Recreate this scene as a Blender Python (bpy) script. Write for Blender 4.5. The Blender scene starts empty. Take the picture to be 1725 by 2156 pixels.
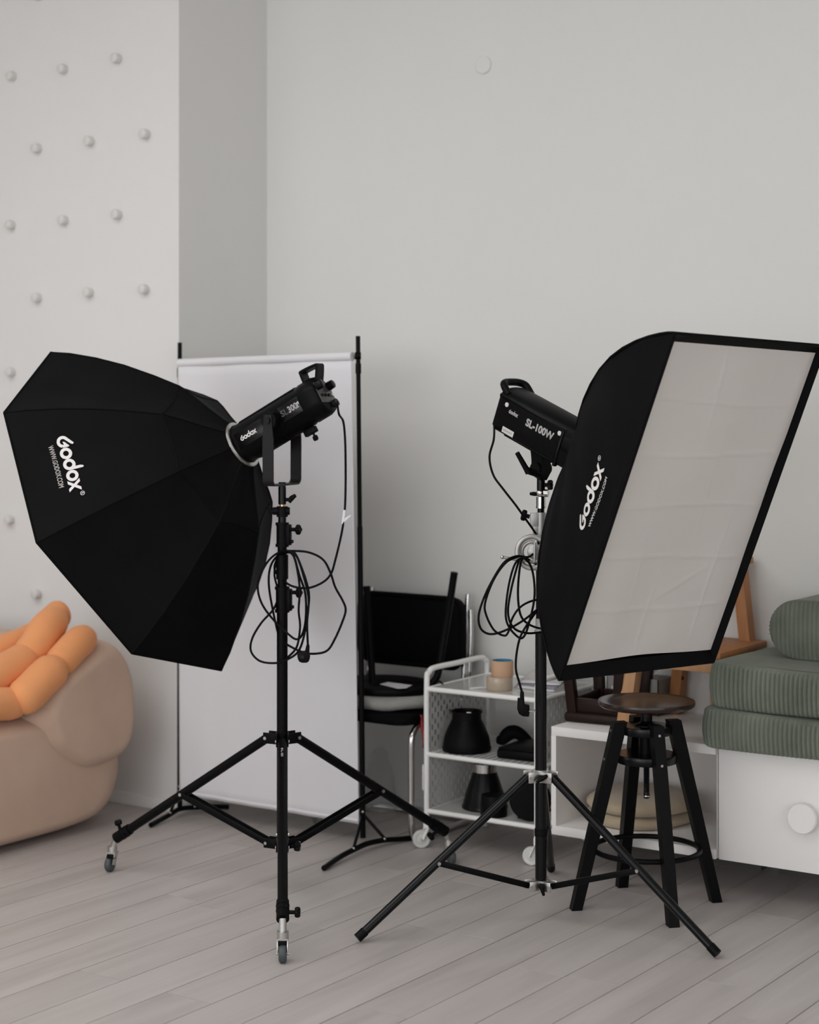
import bpy, bmesh, math, random
from math import sin, cos, pi, sqrt, atan2, radians
from mathutils import Vector as V, Matrix
random.seed(7)
SC = bpy.context.scene
COL = SC.collection

# ---------------------------------------------------------------- measuring
# room frame: X along the back wall, Y into it, Z up; the camera stands at (0, 0, 1.59)
CA, SA, FPX, UC, HZ, EYE = .8256, .5643, 3870.0, 862.5, 835.0, 1.59
RIGHT = V((CA, SA, 0)); FWD = V((-SA, CA, 0)); UP = V((0, 0, 1))
def ray(u, v):
    a = (u - UC) / FPX; b = (v - HZ) / FPX
    return RIGHT * a + FWD - UP * b
EYEP = V((0, 0, EYE))
def at_d(u, v, d): return EYEP + ray(u, v) * d
def at_Y(u, v, Y): r = ray(u, v); return EYEP + r * (Y / r.y)
def at_X(u, v, X): r = ray(u, v); return EYEP + r * (X / r.x)
def at_Z(u, v, Z=0): r = ray(u, v); return EYEP + r * ((Z - EYE) / r.z)

# ---------------------------------------------------------------- mesh building
def frame_from(d, hint=None):
    d = V(d).normalized()
    h = V(hint) if hint is not None else (V((0, 0, 1)) if abs(d.z) < .95 else V((1, 0, 0)))
    x = h.cross(d)
    if x.length < 1e-6: x = V((1, 0, 0)).cross(d)
    x.normalize(); y = d.cross(x)
    return x, y, d
class G:
    def __init__(s): s.v = []; s.f = []
    def add(s, vs, fs):
        o = len(s.v); s.v += [V(p) for p in vs]; s.f += [tuple(i + o for i in f) for f in fs]; return s
    def box(s, c, size, R=None, bevel=0, seg=2):
        bm = bmesh.new(); bmesh.ops.create_cube(bm, size=1)
        for p in bm.verts: p.co = V((p.co.x * size[0], p.co.y * size[1], p.co.z * size[2]))
        if bevel: bmesh.ops.bevel(bm, geom=bm.edges[:], offset=bevel, segments=seg, affect='EDGES', profile=.5)
        bm.verts.index_update()
        c = V(c)
        s.add([(R @ p.co if R else p.co) + c for p in bm.verts], [[q.index for q in f.verts] for f in bm.faces])
        bm.free(); return s
    def bar(s, p0, p1, w, h, hint=None, bevel=0):      # rectangular bar, w across, h along the hint side
        p0 = V(p0); p1 = V(p1); x, y, d = frame_from(p1 - p0, hint)
        R = Matrix((x, y, d)).transposed()
        return s.box((p0 + p1) / 2, (w, h, (p1 - p0).length), R, bevel)
    def cyl(s, p0, p1, r0, r1=None, n=20):
        r1 = r0 if r1 is None else r1
        p0 = V(p0); p1 = V(p1); x, y, d = frame_from(p1 - p0)
        vs = []
        for p, r in ((p0, r0), (p1, r1)):
            vs += [p + x * (r * cos(2 * pi * i / n)) + y * (r * sin(2 * pi * i / n)) for i in range(n)]
        fs = [(i, (i + 1) % n, n + (i + 1) % n, n + i) for i in range(n)]
        fs += [tuple(range(n - 1, -1, -1)), tuple(range(n, 2 * n))]
        return s.add(vs, fs)
    def lathe(s, o, axis, prof, n=32, caps=True, closed=False):     # prof: (height, radius)
        o = V(o); x, y, d = frame_from(axis); vs = []
        for h, r in prof:
            vs += [o + d * h + x * (r * cos(2 * pi * i / n)) + y * (r * sin(2 * pi * i / n)) for i in range(n)]
        m = len(prof); fs = []
        for k in range(m if closed else m - 1):
            a = k * n; b = ((k + 1) % m) * n
            fs += [(a + i, a + (i + 1) % n, b + (i + 1) % n, b + i) for i in range(n)]
        if caps and not closed: fs += [tuple(range(n - 1, -1, -1)), tuple(range((m - 1) * n, m * n))]
        return s.add(vs, fs)
    def tube(s, pts, r, n=10, closed=False, caps=True):
        pts = [V(p) for p in pts]; m = len(pts)
        rs = r if isinstance(r, (list, tuple)) else [r] * m
        def tan(i):
            a = pts[(i - 1) % m] if (closed or i > 0) else pts[i]
            b = pts[(i + 1) % m] if (closed or i < m - 1) else pts[i]
            t = b - a
            return t.normalized() if t.length > 1e-9 else V((0, 0, 1))
        x, y, d = frame_from(tan(0)); vs = []
        for i in range(m):
            t = tan(i); x = x - t * x.dot(t)
            if x.length < 1e-6: x = frame_from(t)[0]
            x.normalize(); y = t.cross(x)
            vs += [pts[i] + (x * cos(2 * pi * k / n) + y * sin(2 * pi * k / n)) * rs[i] for k in range(n)]
        fs = []
        for i in range(m if closed else m - 1):
            a = i * n; b = ((i + 1) % m) * n
            fs += [(a + k, a + (k + 1) % n, b + (k + 1) % n, b + k) for k in range(n)]
        if caps and not closed: fs += [tuple(range(n - 1, -1, -1)), tuple(range((m - 1) * n, m * n))]
        return s.add(vs, fs)
    def loft(s, secs, caps=True, close=True):
        n = len(secs[0]); vs = [p for q in secs for p in q]; fs = []
        for k in range(len(secs) - 1):
            a = k * n; b = a + n
            fs += [(a + i, a + (i + 1) % n, b + (i + 1) % n, b + i) for i in range(n if close else n - 1)]
        if caps: fs += [tuple(range(n - 1, -1, -1)), tuple(range((len(secs) - 1) * n, len(secs) * n))]
        return s.add(vs, fs)
    def grid(s, fn, nu, nv):
        vs = [fn(i / nu, j / nv) for j in range(nv + 1) for i in range(nu + 1)]
        fs = [(j * (nu + 1) + i, j * (nu + 1) + i + 1, (j + 1) * (nu + 1) + i + 1, (j + 1) * (nu + 1) + i) for j in range(nv) for i in range(nu)]
        return s.add(vs, fs)
    def sphere(s, c, r, n=16, m=10, sc=(1, 1, 1)):
        c = V(c)
        prof = [(-cos(pi * k / m), max(1e-4, sin(pi * k / m))) for k in range(m + 1)]
        g = G().lathe((0, 0, 0), (0, 0, 1), prof, n)
        return s.add([c + V((p.x * r * sc[0], p.y * r * sc[1], p.z * r * sc[2])) for p in g.v], g.f)

def spline(pts, n=8, closed=False):
    pts = [V(p) for p in pts]; m = len(pts); out = []
    P = (lambda i: pts[i % m]) if closed else (lambda i: pts[max(0, min(m - 1, i))])
    for i in range(m if closed else m - 1):
        a, b, c, d = P(i - 1), P(i), P(i + 1), P(i + 2)
        for k in range(n):
            t = k / n
            out.append(.5 * ((2 * b) + (c - a) * t + (2 * a - 5 * b + 4 * c - d) * t * t + (3 * b - a - 3 * c + d) * t ** 3))
    if not closed: out.append(pts[-1])
    return out

def rootof(o):
    while o.parent: o = o.parent
    return o
def obj(name, g, mat, parent=None, angle=38, smooth=True, origin=None):
    me = bpy.data.meshes.new(name)
    off = rootof(parent).location.copy() if parent else V((0, 0, 0))
    if parent is None and g.v:
        if origin is None:
            lo = [min(p[i] for p in g.v) for i in range(3)]; hi = [max(p[i] for p in g.v) for i in range(3)]
            off = V(((lo[0] + hi[0]) / 2, (lo[1] + hi[1]) / 2, lo[2]))
        else: off = V(origin)
    me.from_pydata([tuple(p - off) for p in g.v], [], g.f)
    bm = bmesh.new(); bm.from_mesh(me); bmesh.ops.recalc_face_normals(bm, faces=bm.faces[:]); bm.to_mesh(me); bm.free()
    me.materials.append(mat)
    if smooth:
        for p in me.polygons: p.use_smooth = True
        me.set_sharp_from_angle(angle=radians(angle))
    o = bpy.data.objects.new(name, me); COL.objects.link(o)
    if parent: o.parent = parent
    else: o.location = off
    return o
def tag(o, label=None, cat=None, group=None, kind=None):
    if label: o['label'] = label
    if cat: o['category'] = cat
    if group: o['group'] = group
    if kind: o['kind'] = kind
    return o
def thing(name, loc, label, cat, group=None):
    o = bpy.data.objects.new(name, None); COL.objects.link(o); o.empty_display_size = .1
    o.location = loc
    return tag(o, label, cat, group)
def struct(name, g, mat, **k): return tag(obj(name, g, mat, **k), kind='structure')

# ---------------------------------------------------------------- materials
def mat(name, col, rough=.5, metal=0.0, var=.0, scale=30, bump=0.0, bscale=200, sheen=0.0, spec=.5, trans=0.0, alpha=1.0, stretch=None, sub=0.0):
    m = bpy.data.materials.new(name); m.use_nodes = True
    nt = m.node_tree; b = nt.nodes['Principled BSDF']
    b.inputs['Base Color'].default_value = (*col, 1); b.inputs['Roughness'].default_value = rough
    b.inputs['Metallic'].default_value = metal; b.inputs['Specular IOR Level'].default_value = spec
    b.inputs['Transmission Weight'].default_value = trans; b.inputs['Alpha'].default_value = alpha
    if sheen: b.inputs['Sheen Weight'].default_value = sheen; b.inputs['Sheen Roughness'].default_value = .5
    tc = nt.nodes.new('ShaderNodeTexCoord'); mp = nt.nodes.new('ShaderNodeMapping')
    nt.links.new(tc.outputs['Object'], mp.inputs['Vector'])
    if stretch: mp.inputs['Scale'].default_value = stretch
    if var:
        n = nt.nodes.new('ShaderNodeTexNoise'); n.inputs['Scale'].default_value = scale; n.inputs['Detail'].default_value = 4
        nt.links.new(mp.outputs['Vector'], n.inputs['Vector'])
        mx = nt.nodes.new('ShaderNodeMix'); mx.data_type = 'RGBA'
        mx.inputs[6].default_value = (*[c * (1 - var) for c in col], 1)
        mx.inputs[7].default_value = (*[min(1, c * (1 + var)) for c in col], 1)
        nt.links.new(n.outputs['Fac'], mx.inputs[0]); nt.links.new(mx.outputs[2], b.inputs['Base Color'])
    if bump:
        n2 = nt.nodes.new('ShaderNodeTexNoise'); n2.inputs['Scale'].default_value = bscale; n2.inputs['Detail'].default_value = 3
        nt.links.new(mp.outputs['Vector'], n2.inputs['Vector'])
        bp = nt.nodes.new('ShaderNodeBump'); bp.inputs['Strength'].default_value = bump; bp.inputs['Distance'].default_value = .002
        nt.links.new(n2.outputs['Fac'], bp.inputs['Height']); nt.links.new(bp.outputs['Normal'], b.inputs['Normal'])
    return m
WALL = mat('wall_paint', (.74, .735, .712), .75, var=.012, scale=3, bump=.15, bscale=250, spec=.3)
WALLW = mat('wall_paint_white', (.74, .732, .722), .7, var=.012, scale=3, bump=.12, bscale=250, spec=.3)
CEIL = mat('ceiling_paint', (.78, .77, .75), .8)
TRIM = mat('white_trim', (.72, .70, .68), .45)
PLASTW = mat('white_plastic', (.68, .67, .65), .35)
BLKFAB = mat('black_nylon', (.0045, .0045, .0048), .66, var=.35, scale=8, bump=.12, bscale=900, spec=.06)
BLKMET = mat('black_powder_coat', (.003, .003, .0033), .38, var=.15, scale=40, spec=.10)
BLKGLOSS = mat('black_gloss_metal', (.003, .003, .0034), .24, spec=.22)
BLKPL = mat('black_plastic', (.003, .003, .0034), .45, var=.2, scale=40, spec=.10)
DARKGREY = mat('dark_grey_metal', (.013, .0125, .0125), .45, spec=.2)
PANELG = mat('panel_grey', (.045, .044, .043), .35)
RUBBER = mat('cable_rubber', (.003, .003, .0034), .5, spec=.10)
CHROME = mat('chrome', (.62, .61, .60), .16, metal=1)
SILVER = mat('brushed_silver', (.55, .54, .52), .33, metal=1, var=.1, scale=60)
CASTAL = mat('cast_aluminium', (.46, .455, .44), .42, metal=.55, var=.08, scale=50)
BRASS = mat('brass', (.75, .45, .25), .3, metal=1)
GREYRUB = mat('grey_wheel_rubber', (.05, .06, .065), .5)
PRINT = mat('white_print', (.72, .69, .68), .6)
PRINT2 = mat('grey_print', (.50, .47, .45), .6)
PRINTDIM = mat('dim_print', (.18, .17, .17), .5)
DIFF = mat('white_diffuser_cloth', (.70, .665, .635), .8, var=.03, scale=5, bump=.1, bscale=700, spec=.2)
CLOTH = mat('backdrop_cloth', (.84, .83, .855), .8, var=.01, scale=4, bump=.05, bscale=600, spec=.2)
def translucent(m, k):
    nt = m.node_tree; b = nt.nodes['Principled BSDF']; o = nt.nodes['Material Output']
    t = nt.nodes.new('ShaderNodeBsdfTranslucent'); t.inputs[0].default_value = (.75, .74, .75, 1)
    x = nt.nodes.new('ShaderNodeMixShader'); x.inputs[0].default_value = k
    nt.links.new(b.outputs[0], x.inputs[1]); nt.links.new(t.outputs[0], x.inputs[2]); nt.links.new(x.outputs[0], o.inputs['Surface'])
translucent(CLOTH, .10)
SUEDE = mat('beige_suede', (.55, .395, .305), .85, var=.13, scale=6, bump=.15, bscale=600, sheen=.08, spec=.15)
ORANGE = mat('orange_velour', (.80, .345, .145), .85, var=.06, scale=14, bump=.1, bscale=700, sheen=.1, spec=.15)
CORD = mat('green_corduroy', (.185, .205, .162), .9, var=.42, scale=7, bump=.2, bscale=900, sheen=.15, spec=.1)  # strong colour noise paints in the pale sheen patches of the nap
CARTW = mat('white_enamel', (.90, .89, .875), .3, var=.01)
CABW = mat('white_laminate', (.86, .835, .82), .4, var=.01)
BEIGE = mat('beige_fleece', (.46, .37, .26), .95, var=.12, scale=25, bump=.5, bscale=300, sheen=.3)
GREYCUSH = mat('grey_sheepskin', (.32, .31, .29), .95, var=.15, scale=30, bump=.6, bscale=350, sheen=.3)
BLKUPH = mat('black_upholstery', (.0025, .0024, .0025), .65, var=.2, scale=20, spec=.07)
PINE = mat('pine_wood', (.50, .27, .13), .5, var=.22, scale=6, stretch=(9, 9, 1))
PINED = mat('pine_wood_orange', (.40, .17, .062), .5, var=.25, scale=6, stretch=(9, 9, 1))
DKWOOD = mat('dark_brown_wood', (.018, .0085, .006), .40, var=.35, scale=6, stretch=(9, 9, 1), spec=.18)
SEATWD = mat('dark_lacquered_wood', (.020, .0105, .0070), .24, var=.25, scale=5, stretch=(2, 10, 1))
BLKWD = mat('black_stained_wood', (.0035, .0033, .0033), .42, var=.3, scale=10, stretch=(6, 6, 1), spec=.11)
KRAFT = mat('masking_tape', (.58, .36, .23), .75)
BLUEIN = mat('blue_cardboard', (.04, .25, .42), .6)
PACK = mat('packing_tape', (.46, .37, .28), .18, var=.08, scale=20)
PAPER = mat('paper', (.70, .69, .70), .6)
PAPERG = mat('grey_blue_print', (.25, .25, .31), .4)
GREYPL = mat('grey_plastic', (.30, .295, .28), .4)
CLEARPL = mat('cloudy_plastic_film', (.66, .645, .635), .35, alpha=.28)
SHELFPL = mat('frosted_white_shelf', (.62, .615, .60), .12, var=.02)
RED = mat('red_fabric', (.35, .012, .015), .5)
ORGPL = mat('orange_plastic', (.75, .22, .02), .45)
LABELM = mat('sticker_paper', (.62, .60, .58), .5)

def peg_mat():
    m = mat('pegboard_white', (.58, .57, .55), .5); nt = m.node_tree; b = nt.nodes['Principled BSDF']; L = nt.links
    tc = nt.nodes.new('ShaderNodeTexCoord'); sp = nt.nodes.new('ShaderNodeSeparateXYZ'); L.new(tc.outputs['Object'], sp.inputs[0])
    def mth(op, a, b_=None):
        n = nt.nodes.new('ShaderNodeMath'); n.operation = op
        for k, x in enumerate((a, b_)):
            if x is None: continue
            if isinstance(x, (int, float)): n.inputs[k].default_value = x
            else: L.new(x, n.inputs[k])
        return n.outputs[0]
    P, Q = .038, .040
    def slots(oy, oz):
        fy = mth('ABSOLUTE', mth('SUBTRACT', mth('FRACT', mth('ADD', mth('DIVIDE', sp.outputs['Y'], P), 20 + oy)), .5))
        fz = mth('ABSOLUTE', mth('SUBTRACT', mth('FRACT', mth('ADD', mth('DIVIDE', sp.outputs['Z'], Q), 20 + oz)), .5))
        return mth('MULTIPLY', mth('LESS_THAN', fy, .115), mth('LESS_THAN', fz, .24))
    h = mth('MAXIMUM', slots(0, 0), slots(.5, .5))
    L.new(mth('SUBTRACT', 1.0, h), b.inputs['Alpha'])
    return m
PEG = peg_mat()
def floor_mat():
    m = mat('grey_oak_laminate', (.34, .30, .275), .46); nt = m.node_tree; b = nt.nodes['Principled BSDF']; L = nt.links
    N = nt.nodes.new
    geo = N('ShaderNodeNewGeometry'); tc = N('ShaderNodeTexCoord')
    mp = N('ShaderNodeMapping'); mp.inputs['Scale'].default_value = (7.5, .75, 1)
    wb = N('ShaderNodeMath'); wb.operation = 'MULTIPLY'; wb.inputs[1].default_value = 37
    L.new(geo.outputs['Random Per Island'], wb.inputs[0])
    cb = N('ShaderNodeCombineXYZ'); L.new(wb.outputs[0], cb.inputs[0]); L.new(wb.outputs[0], cb.inputs[1])
    va = N('ShaderNodeVectorMath'); va.operation = 'ADD'
    L.new(tc.outputs['Object'], va.inputs[0]); L.new(cb.outputs[0], va.inputs[1]); L.new(va.outputs[0], mp.inputs['Vector'])
    n1 = N('ShaderNodeTexNoise'); n1.inputs['Scale'].default_value = 1.6; n1.inputs['Detail'].default_value = 5; n1.inputs['Distortion'].default_value = .6
    L.new(mp.outputs[0], n1.inputs['Vector'])
    mp2 = N('ShaderNodeMapping'); mp2.inputs['Scale'].default_value = (60, 2.2, 1); L.new(va.outputs[0], mp2.inputs['Vector'])
    n2 = N('ShaderNodeTexNoise'); n2.inputs['Scale'].default_value = 2; n2.inputs['Detail'].default_value = 3; L.new(mp2.outputs[0], n2.inputs['Vector'])
    r = N('ShaderNodeValToRGB'); e = r.color_ramp.elements
    e[0].position = .30; e[0].color = (.39, .356, .34, 1); e[1].position = .68; e[1].color = (.49, .452, .436, 1)
    mid = e.new(.48); mid.color = (.447, .41, .394, 1)
    ad = N('ShaderNodeMath'); ad.operation = 'MULTIPLY_ADD'; ad.inputs[1].default_value = .16; 
    L.new(n2.outputs['Fac'], ad.inputs[0])
    sb = N('ShaderNodeMath'); sb.operation = 'SUBTRACT'; sb.inputs[1].default_value = .08; L.new(n1.outputs['Fac'], sb.inputs[0])
    L.new(sb.outputs[0], ad.inputs[2]); L.new(ad.outputs[0], r.inputs[0])
    hs = N('ShaderNodeHueSaturation'); L.new(r.outputs[0], hs.inputs['Color'])
    mr = N('ShaderNodeMapRange'); mr.inputs[3].default_value = .965; mr.inputs[4].default_value = 1.035
    L.new(geo.outputs['Random Per Island'], mr.inputs[0]); L.new(mr.outputs[0], hs.inputs['Value'])
    L.new(hs.outputs[0], b.inputs['Base Color'])
    bp = N('ShaderNodeBump'); bp.inputs['Strength'].default_value = .08; bp.inputs['Distance'].default_value = .001
    L.new(n2.outputs['Fac'], bp.inputs['Height']); L.new(bp.outputs[0], b.inputs['Normal'])
    return m
FLOOR = floor_mat()
GAP = mat('floor_gap', (.02, .017, .015), .9)
PLINTH_SHADE = mat('plinth_shade_grey', (.09, .08, .075), .7)  # dark tone stands in for the shade under the cabinets

# ---------------------------------------------------------------- lettering
def font_shape(txt, size=1.0, xs=1.0):
    c = bpy.data.curves.new('lettering_tmp', 'FONT'); c.body = txt; c.size = size; c.resolution_u = 3
    o = bpy.data.objects.new('lettering_tmp', c); COL.objects.link(o); bpy.context.view_layer.update()
    ev = o.evaluated_get(bpy.context.evaluated_depsgraph_get()); me = ev.to_mesh()
    vs = [(p.co.x * xs, p.co.y) for p in me.vertices]; fs = [tuple(p.vertices) for p in me.polygons]
    ev.to_mesh_clear(); bpy.data.objects.remove(o); bpy.data.curves.remove(c)
    return vs, fs
def thicken(vs, fs, r, n=8):                      # bolder print: the same letters laid a hair apart
    V2, F2 = [], []
    for k in range(n):
        a = 2 * pi * k / n; o = len(V2)
        V2 += [(x + r * cos(a), y + r * sin(a)) for x, y in vs]; F2 += [tuple(i + o for i in f) for f in fs]
    return V2, F2
def arc2(vs, fs, cx, cy, ro, ri, a0, a1, n=28):
    o = len(vs)
    for k in range(n + 1):
        a = radians(a0 + (a1 - a0) * k / n)
        vs += [(cx + ro * cos(a), cy + ro * sin(a)), (cx + ri * cos(a), cy + ri * sin(a))]
    fs += [(o + 2 * k, o + 2 * k + 1, o + 2 * k + 3, o + 2 * k + 2) for k in range(n)]
def poly2(vs, fs, pts): o = len(vs); vs += pts; fs.append(tuple(range(o, o + len(pts))))
def logo_shape(circle=True):                      # round-lettered wordmark, x-height 1, starts at x = 0
    vs, fs = [], []; w = .27
    arc2(vs, fs, .52, .53, .53, .26, 118, 338, 30)                    # the G: open bowl, straight top arm, inner bar
    poly2(vs, fs, [(.27, .998), (.40, .765), (.86, 1.16), (.92, 1.30), (.80, 1.40)])
    poly2(vs, fs, [(.50, .50), (.56, .66), (.99, .98), (1.06, .86), (1.03, .40), (.77, .36), (.80, .56)])
    arc2(vs, fs, 1.60, .50, .52, .245, 0, 360)
    arc2(vs, fs, 2.64, .50, .52, .245, 0, 360)
    poly2(vs, fs, [(2.90, .5), (3.16, .5), (3.16, 1.55), (3.02, 1.62), (2.90, 1.36)])
    arc2(vs, fs, 3.70, .50, .52, .245, 0, 360)
    poly2(vs, fs, [(4.08, 1.02), (4.38, 1.02), (5.16, -.03), (4.86, -.03)])
    poly2(vs, fs, [(4.10, -.03), (4.40, -.03), (5.20, 1.04), (4.90, 1.04)])
    if circle:
        arc2(vs, fs, 5.52, 1.05, .20, .155, 0, 360, 18)
        poly2(vs, fs, [(5.46, .95), (5.50, .95), (5.50, 1.16), (5.46, 1.16)])
        arc2(vs, fs, 5.50, 1.10, .06, .025, -90, 90, 6)
        poly2(vs, fs, [(5.52, 1.05), (5.56, 1.05), (5.60, .95), (5.56, .95)])
    return vs, fs
def decal(name, shape, fn, mt, parent, label=None):
    vs, fs = shape
    o = obj(name, G().add([fn(x, y) for x, y in vs], fs), mt, parent, smooth=False)
    if label: o['label'] = label
    return o

# ================================================================ THE ROOM
YL, YB, XC, H = 5.300, 5.835, -4.690, 3.75       # left wall plane, back wall plane, corner, ceiling height
XW, XR, YF = -12.5, 3.0, -5.6
# floor: real planks with thin gaps between them
PW = .1628
fg = G(); x0 = -2.818 - 35 * PW
joints = {round((-4.03 - x0) / PW - .5): 4.583, round((-3.572 - x0) / PW - .5): 3.688, round((-3.233 - x0) / PW - .5): 3.682,
          round((-3.061 - x0) / PW - .5): 4.573, round((-2.074 - x0) / PW - .5): 4.588}
rr = random.Random(3)
for i in range(int((XR - x0) / PW) + 1):
    ph = joints.get(i, 3.685 + rr.choice((0, .45, .9, .2, .7)) + rr.uniform(-.03, .03)); LN = 1.38
    gp = rr.choice((.0008, .0011, .0014, .0026))
    y = ph - LN * math.ceil((ph - YF) / LN)
    while y < YB:
        a, b = max(y, YF), min(y + LN, YB)
        if b - a > .01:
            xa, xb = x0 + i * PW + gp, x0 + (i + 1) * PW - .0005
            a2, b2 = a + .0004, b - .0004; e = .0011
            fg.add([(xa, a2, -.004), (xb, a2, -.004), (xb, b2, -.004), (xa, b2, -.004),
                    (xa + e, a2 + e, 0), (xb - e, a2 + e, 0), (xb - e, b2 - e, 0), (xa + e, b2 - e, 0)],
                   [(4, 5, 6, 7), (0, 1, 5, 4), (1, 2, 6, 5), (2, 3, 7, 6), (3, 0, 4, 7)])
        y += LN
struct('floor', fg, FLOOR, origin=(0, 0, 0), smooth=False)
struct('floor_underlay_1', G().box(((XW + XR) / 2, (YF + YB) / 2, -.029), (XR - XW, YB - YF, .05)), GAP, smooth=False)  # dark underlay slab that shows through the gaps between planks
struct('wall_back', G().box(((XC + XR) / 2, YB + .06, H / 2), (XR - XC, .12, H)), WALL, smooth=False)
struct('wall_left', G().box(((XW + XC) / 2, (YL + YB + .12) / 2, H / 2), (XC - XW, YB + .12 - YL, H)), WALLW, smooth=False)
struct('ceiling', G().box(((XW + XR) / 2, (YF + YB) / 2, H + .05), (XR - XW + .4, YB - YF + .4, .1)), CEIL, smooth=False)
def wall_with_window(name, wname, axis, pos, lo, hi, w0, w1, z0, z1):
    g = G(); t = .12
    def bx(a, b, c, d):
        if axis == 'X': g.box((pos, (a + b) / 2, (c + d) / 2), (t, b - a, d - c))
        else: g.box(((a + b) / 2, pos, (c + d) / 2), (b - a, t, d - c))
    bx(lo, w0, 0, H); bx(w1, hi, 0, H); bx(w0, w1, 0, z0); bx(w0, w1, z1, H)
    struct(name, g, WALLW, smooth=False)
    f = G(); s = .06
    def fb(a, b, c, d):
        if axis == 'X': f.box((pos, (a + b) / 2, (c + d) / 2), (s, b - a, d - c))
        else: f.box(((a + b) / 2, pos, (c + d) / 2), (b - a, s, d - c))
    for a in [w0 + (w1 - w0) * k / 4 for k in range(5)]: fb(max(w0, a - .03), min(w1, a + .03), z0, z1)
    fb(w0, w1, z0, z0 + .06); fb(w0, w1, z1 - .06, z1)
    struct(wname, f, TRIM, smooth=False)
WIN3 = (-4.2, 2.6, .5, 3.3); WIN1 = (-5.3, -.8, .6, 3.0); WIN2 = (-8.6, 2.6, .4, 3.3)
wall_with_window('wall_window', 'window_1', 'X', XW - .06, YF, YL, *WIN1)
wall_with_window('wall_right', 'window_3', 'X', XR + .06, YF, YB, *WIN3)
wall_with_window('wall_front', 'window_2', 'Y', YF - .06, XW, XR, *WIN2)
bb = lambda a, b, c, d: G().box(((a + b) / 2, (c + d) / 2, .024), (b - a, d - c, .048), None, .003)
struct('baseboard_left', bb(XW, XC + .010, YL - .011, YL), TRIM)
struct('baseboard_right', bb(XC, XC + .011, YL, YB), TRIM)
struct('baseboard_back', bb(XC + .011, XR, YB - .011, YB), TRIM)

# wall knobs: a staggered grid 0.293 m across, 0.30 m up
KN = [(33, 162), (141, 147), (254, 125), (86, 314), (197, 299), (314, 284), (31, 475), (142, 465), (255, 453),
      (86, 628), (195, 617), (312, 610), (31, 784), (29, 1095), (86, 1251), (88, -8)]
KL = ['leftmost knob of the three in the topmost full row', 'middle knob of the three in the topmost full row', 'right knob of the three in the topmost full row',
      'leftmost knob in the second full row down', 'middle knob in the second full row down', 'right knob in the second full row down, near the corner',
      'leftmost knob in the third full row down', 'middle knob in the third full row down', 'right knob in the third full row down',
      'leftmost knob in the fourth full row down', 'middle knob in the fourth full row down', 'right knob in the fourth full row down, near the corner',
      'knob just above the left tip of the octagonal softbox', 'knob beside the lower left edge of the octagonal softbox',
      'lowest knob, just above the orange pillow', 'knob cut off by the top edge of the photo']
kg = G().lathe((0, 0, 0), (0, -1, 0), [(0, .018), (.006, .018), (.012, .0195), (.026, .0195), (.031, .0175), (.033, .012), (.0335, .002)], 24)
k0 = obj('wall_knob', kg, PLASTW, origin=(0, 0, 0))
for i, (u, v) in enumerate(KN):
    k = k0 if i == 0 else k0.copy()
    if i: COL.objects.link(k)
    p = at_Y(u - 4, v - 1, YL); k.location = (p.x, YL, p.z)
    tag(k, 'small round white wall knob, ' + KL[i], 'wall knob', 'white knobs on the left wall')
p = at_Y(1019, 137, YB)
tag(obj('cover_plate', G().lathe(p, (0, -1, 0), [(0, .034), (.006, .034), (.009, .031), (.0095, .002)], 40), WALL, origin=(p.x, YB, p.z)),
    'round blank white cover plate high on the back wall', 'cover plate')

# ================================================================ SOFA AND PILLOW
sofa = thing('sofa', (-5.7, 4.6, 0), 'low beige suede sofa with bulging rounded cushions by the left wall', 'sofa')
def blob(poly, xs, c=None):                       # cross-section in (Y, z), drawn along X with rounded ends; xs: (x, scale)
    cy = sum(p[0] for p in poly) / len(poly); cz = sum(p[1] for p in poly) / len(poly)
    pts = [(p.x, p.y) for p in spline([V((a, b, 0)) for a, b in poly], 6, True)]
    return G().loft([[V((x, cy + (a - cy) * s, cz + (b - cz) * s)) for a, b in pts] for x, s in xs])
def blob_ends(xa, xb, r):
    k = 9; fwd = []
    for i in range(k + 1):
        t = radians(90 * i / k); fwd.append((xb - r + r * sin(t), 1 - .30 * (1 - cos(t)) ** .9))
    return [(xa + xb - x, s) for x, s in fwd][::-1] + fwd
XE = -4.78
bpx = [(70, 1500), (92, 1437), (148, 1385), (200, 1345), (246, 1350), (273, 1408), (278, 1500), (266, 1568), (226, 1604), (165, 1618), (106, 1582), (78, 1540)]
bpoly = [(p.y - .050, p.z) for p in (at_X(u, v, XE - .03) for u, v in bpx)]
obj('backrest', blob(bpoly, blob_ends(-7.4, -4.700, .13)), SUEDE, sofa, 80)
basep = [(4.0, .23), (4.04, .40), (4.2, .462), (4.6, .468), (4.86, .452), (5.03, .36), (5.125, .25), (5.115, .14), (5.04, .045), (4.87, .006), (4.5, .001), (4.12, .006), (4.02, .09)]
obj('seat_base', blob(basep, blob_ends(-7.5, -4.740, .19)), SUEDE, sofa, 80)

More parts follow.
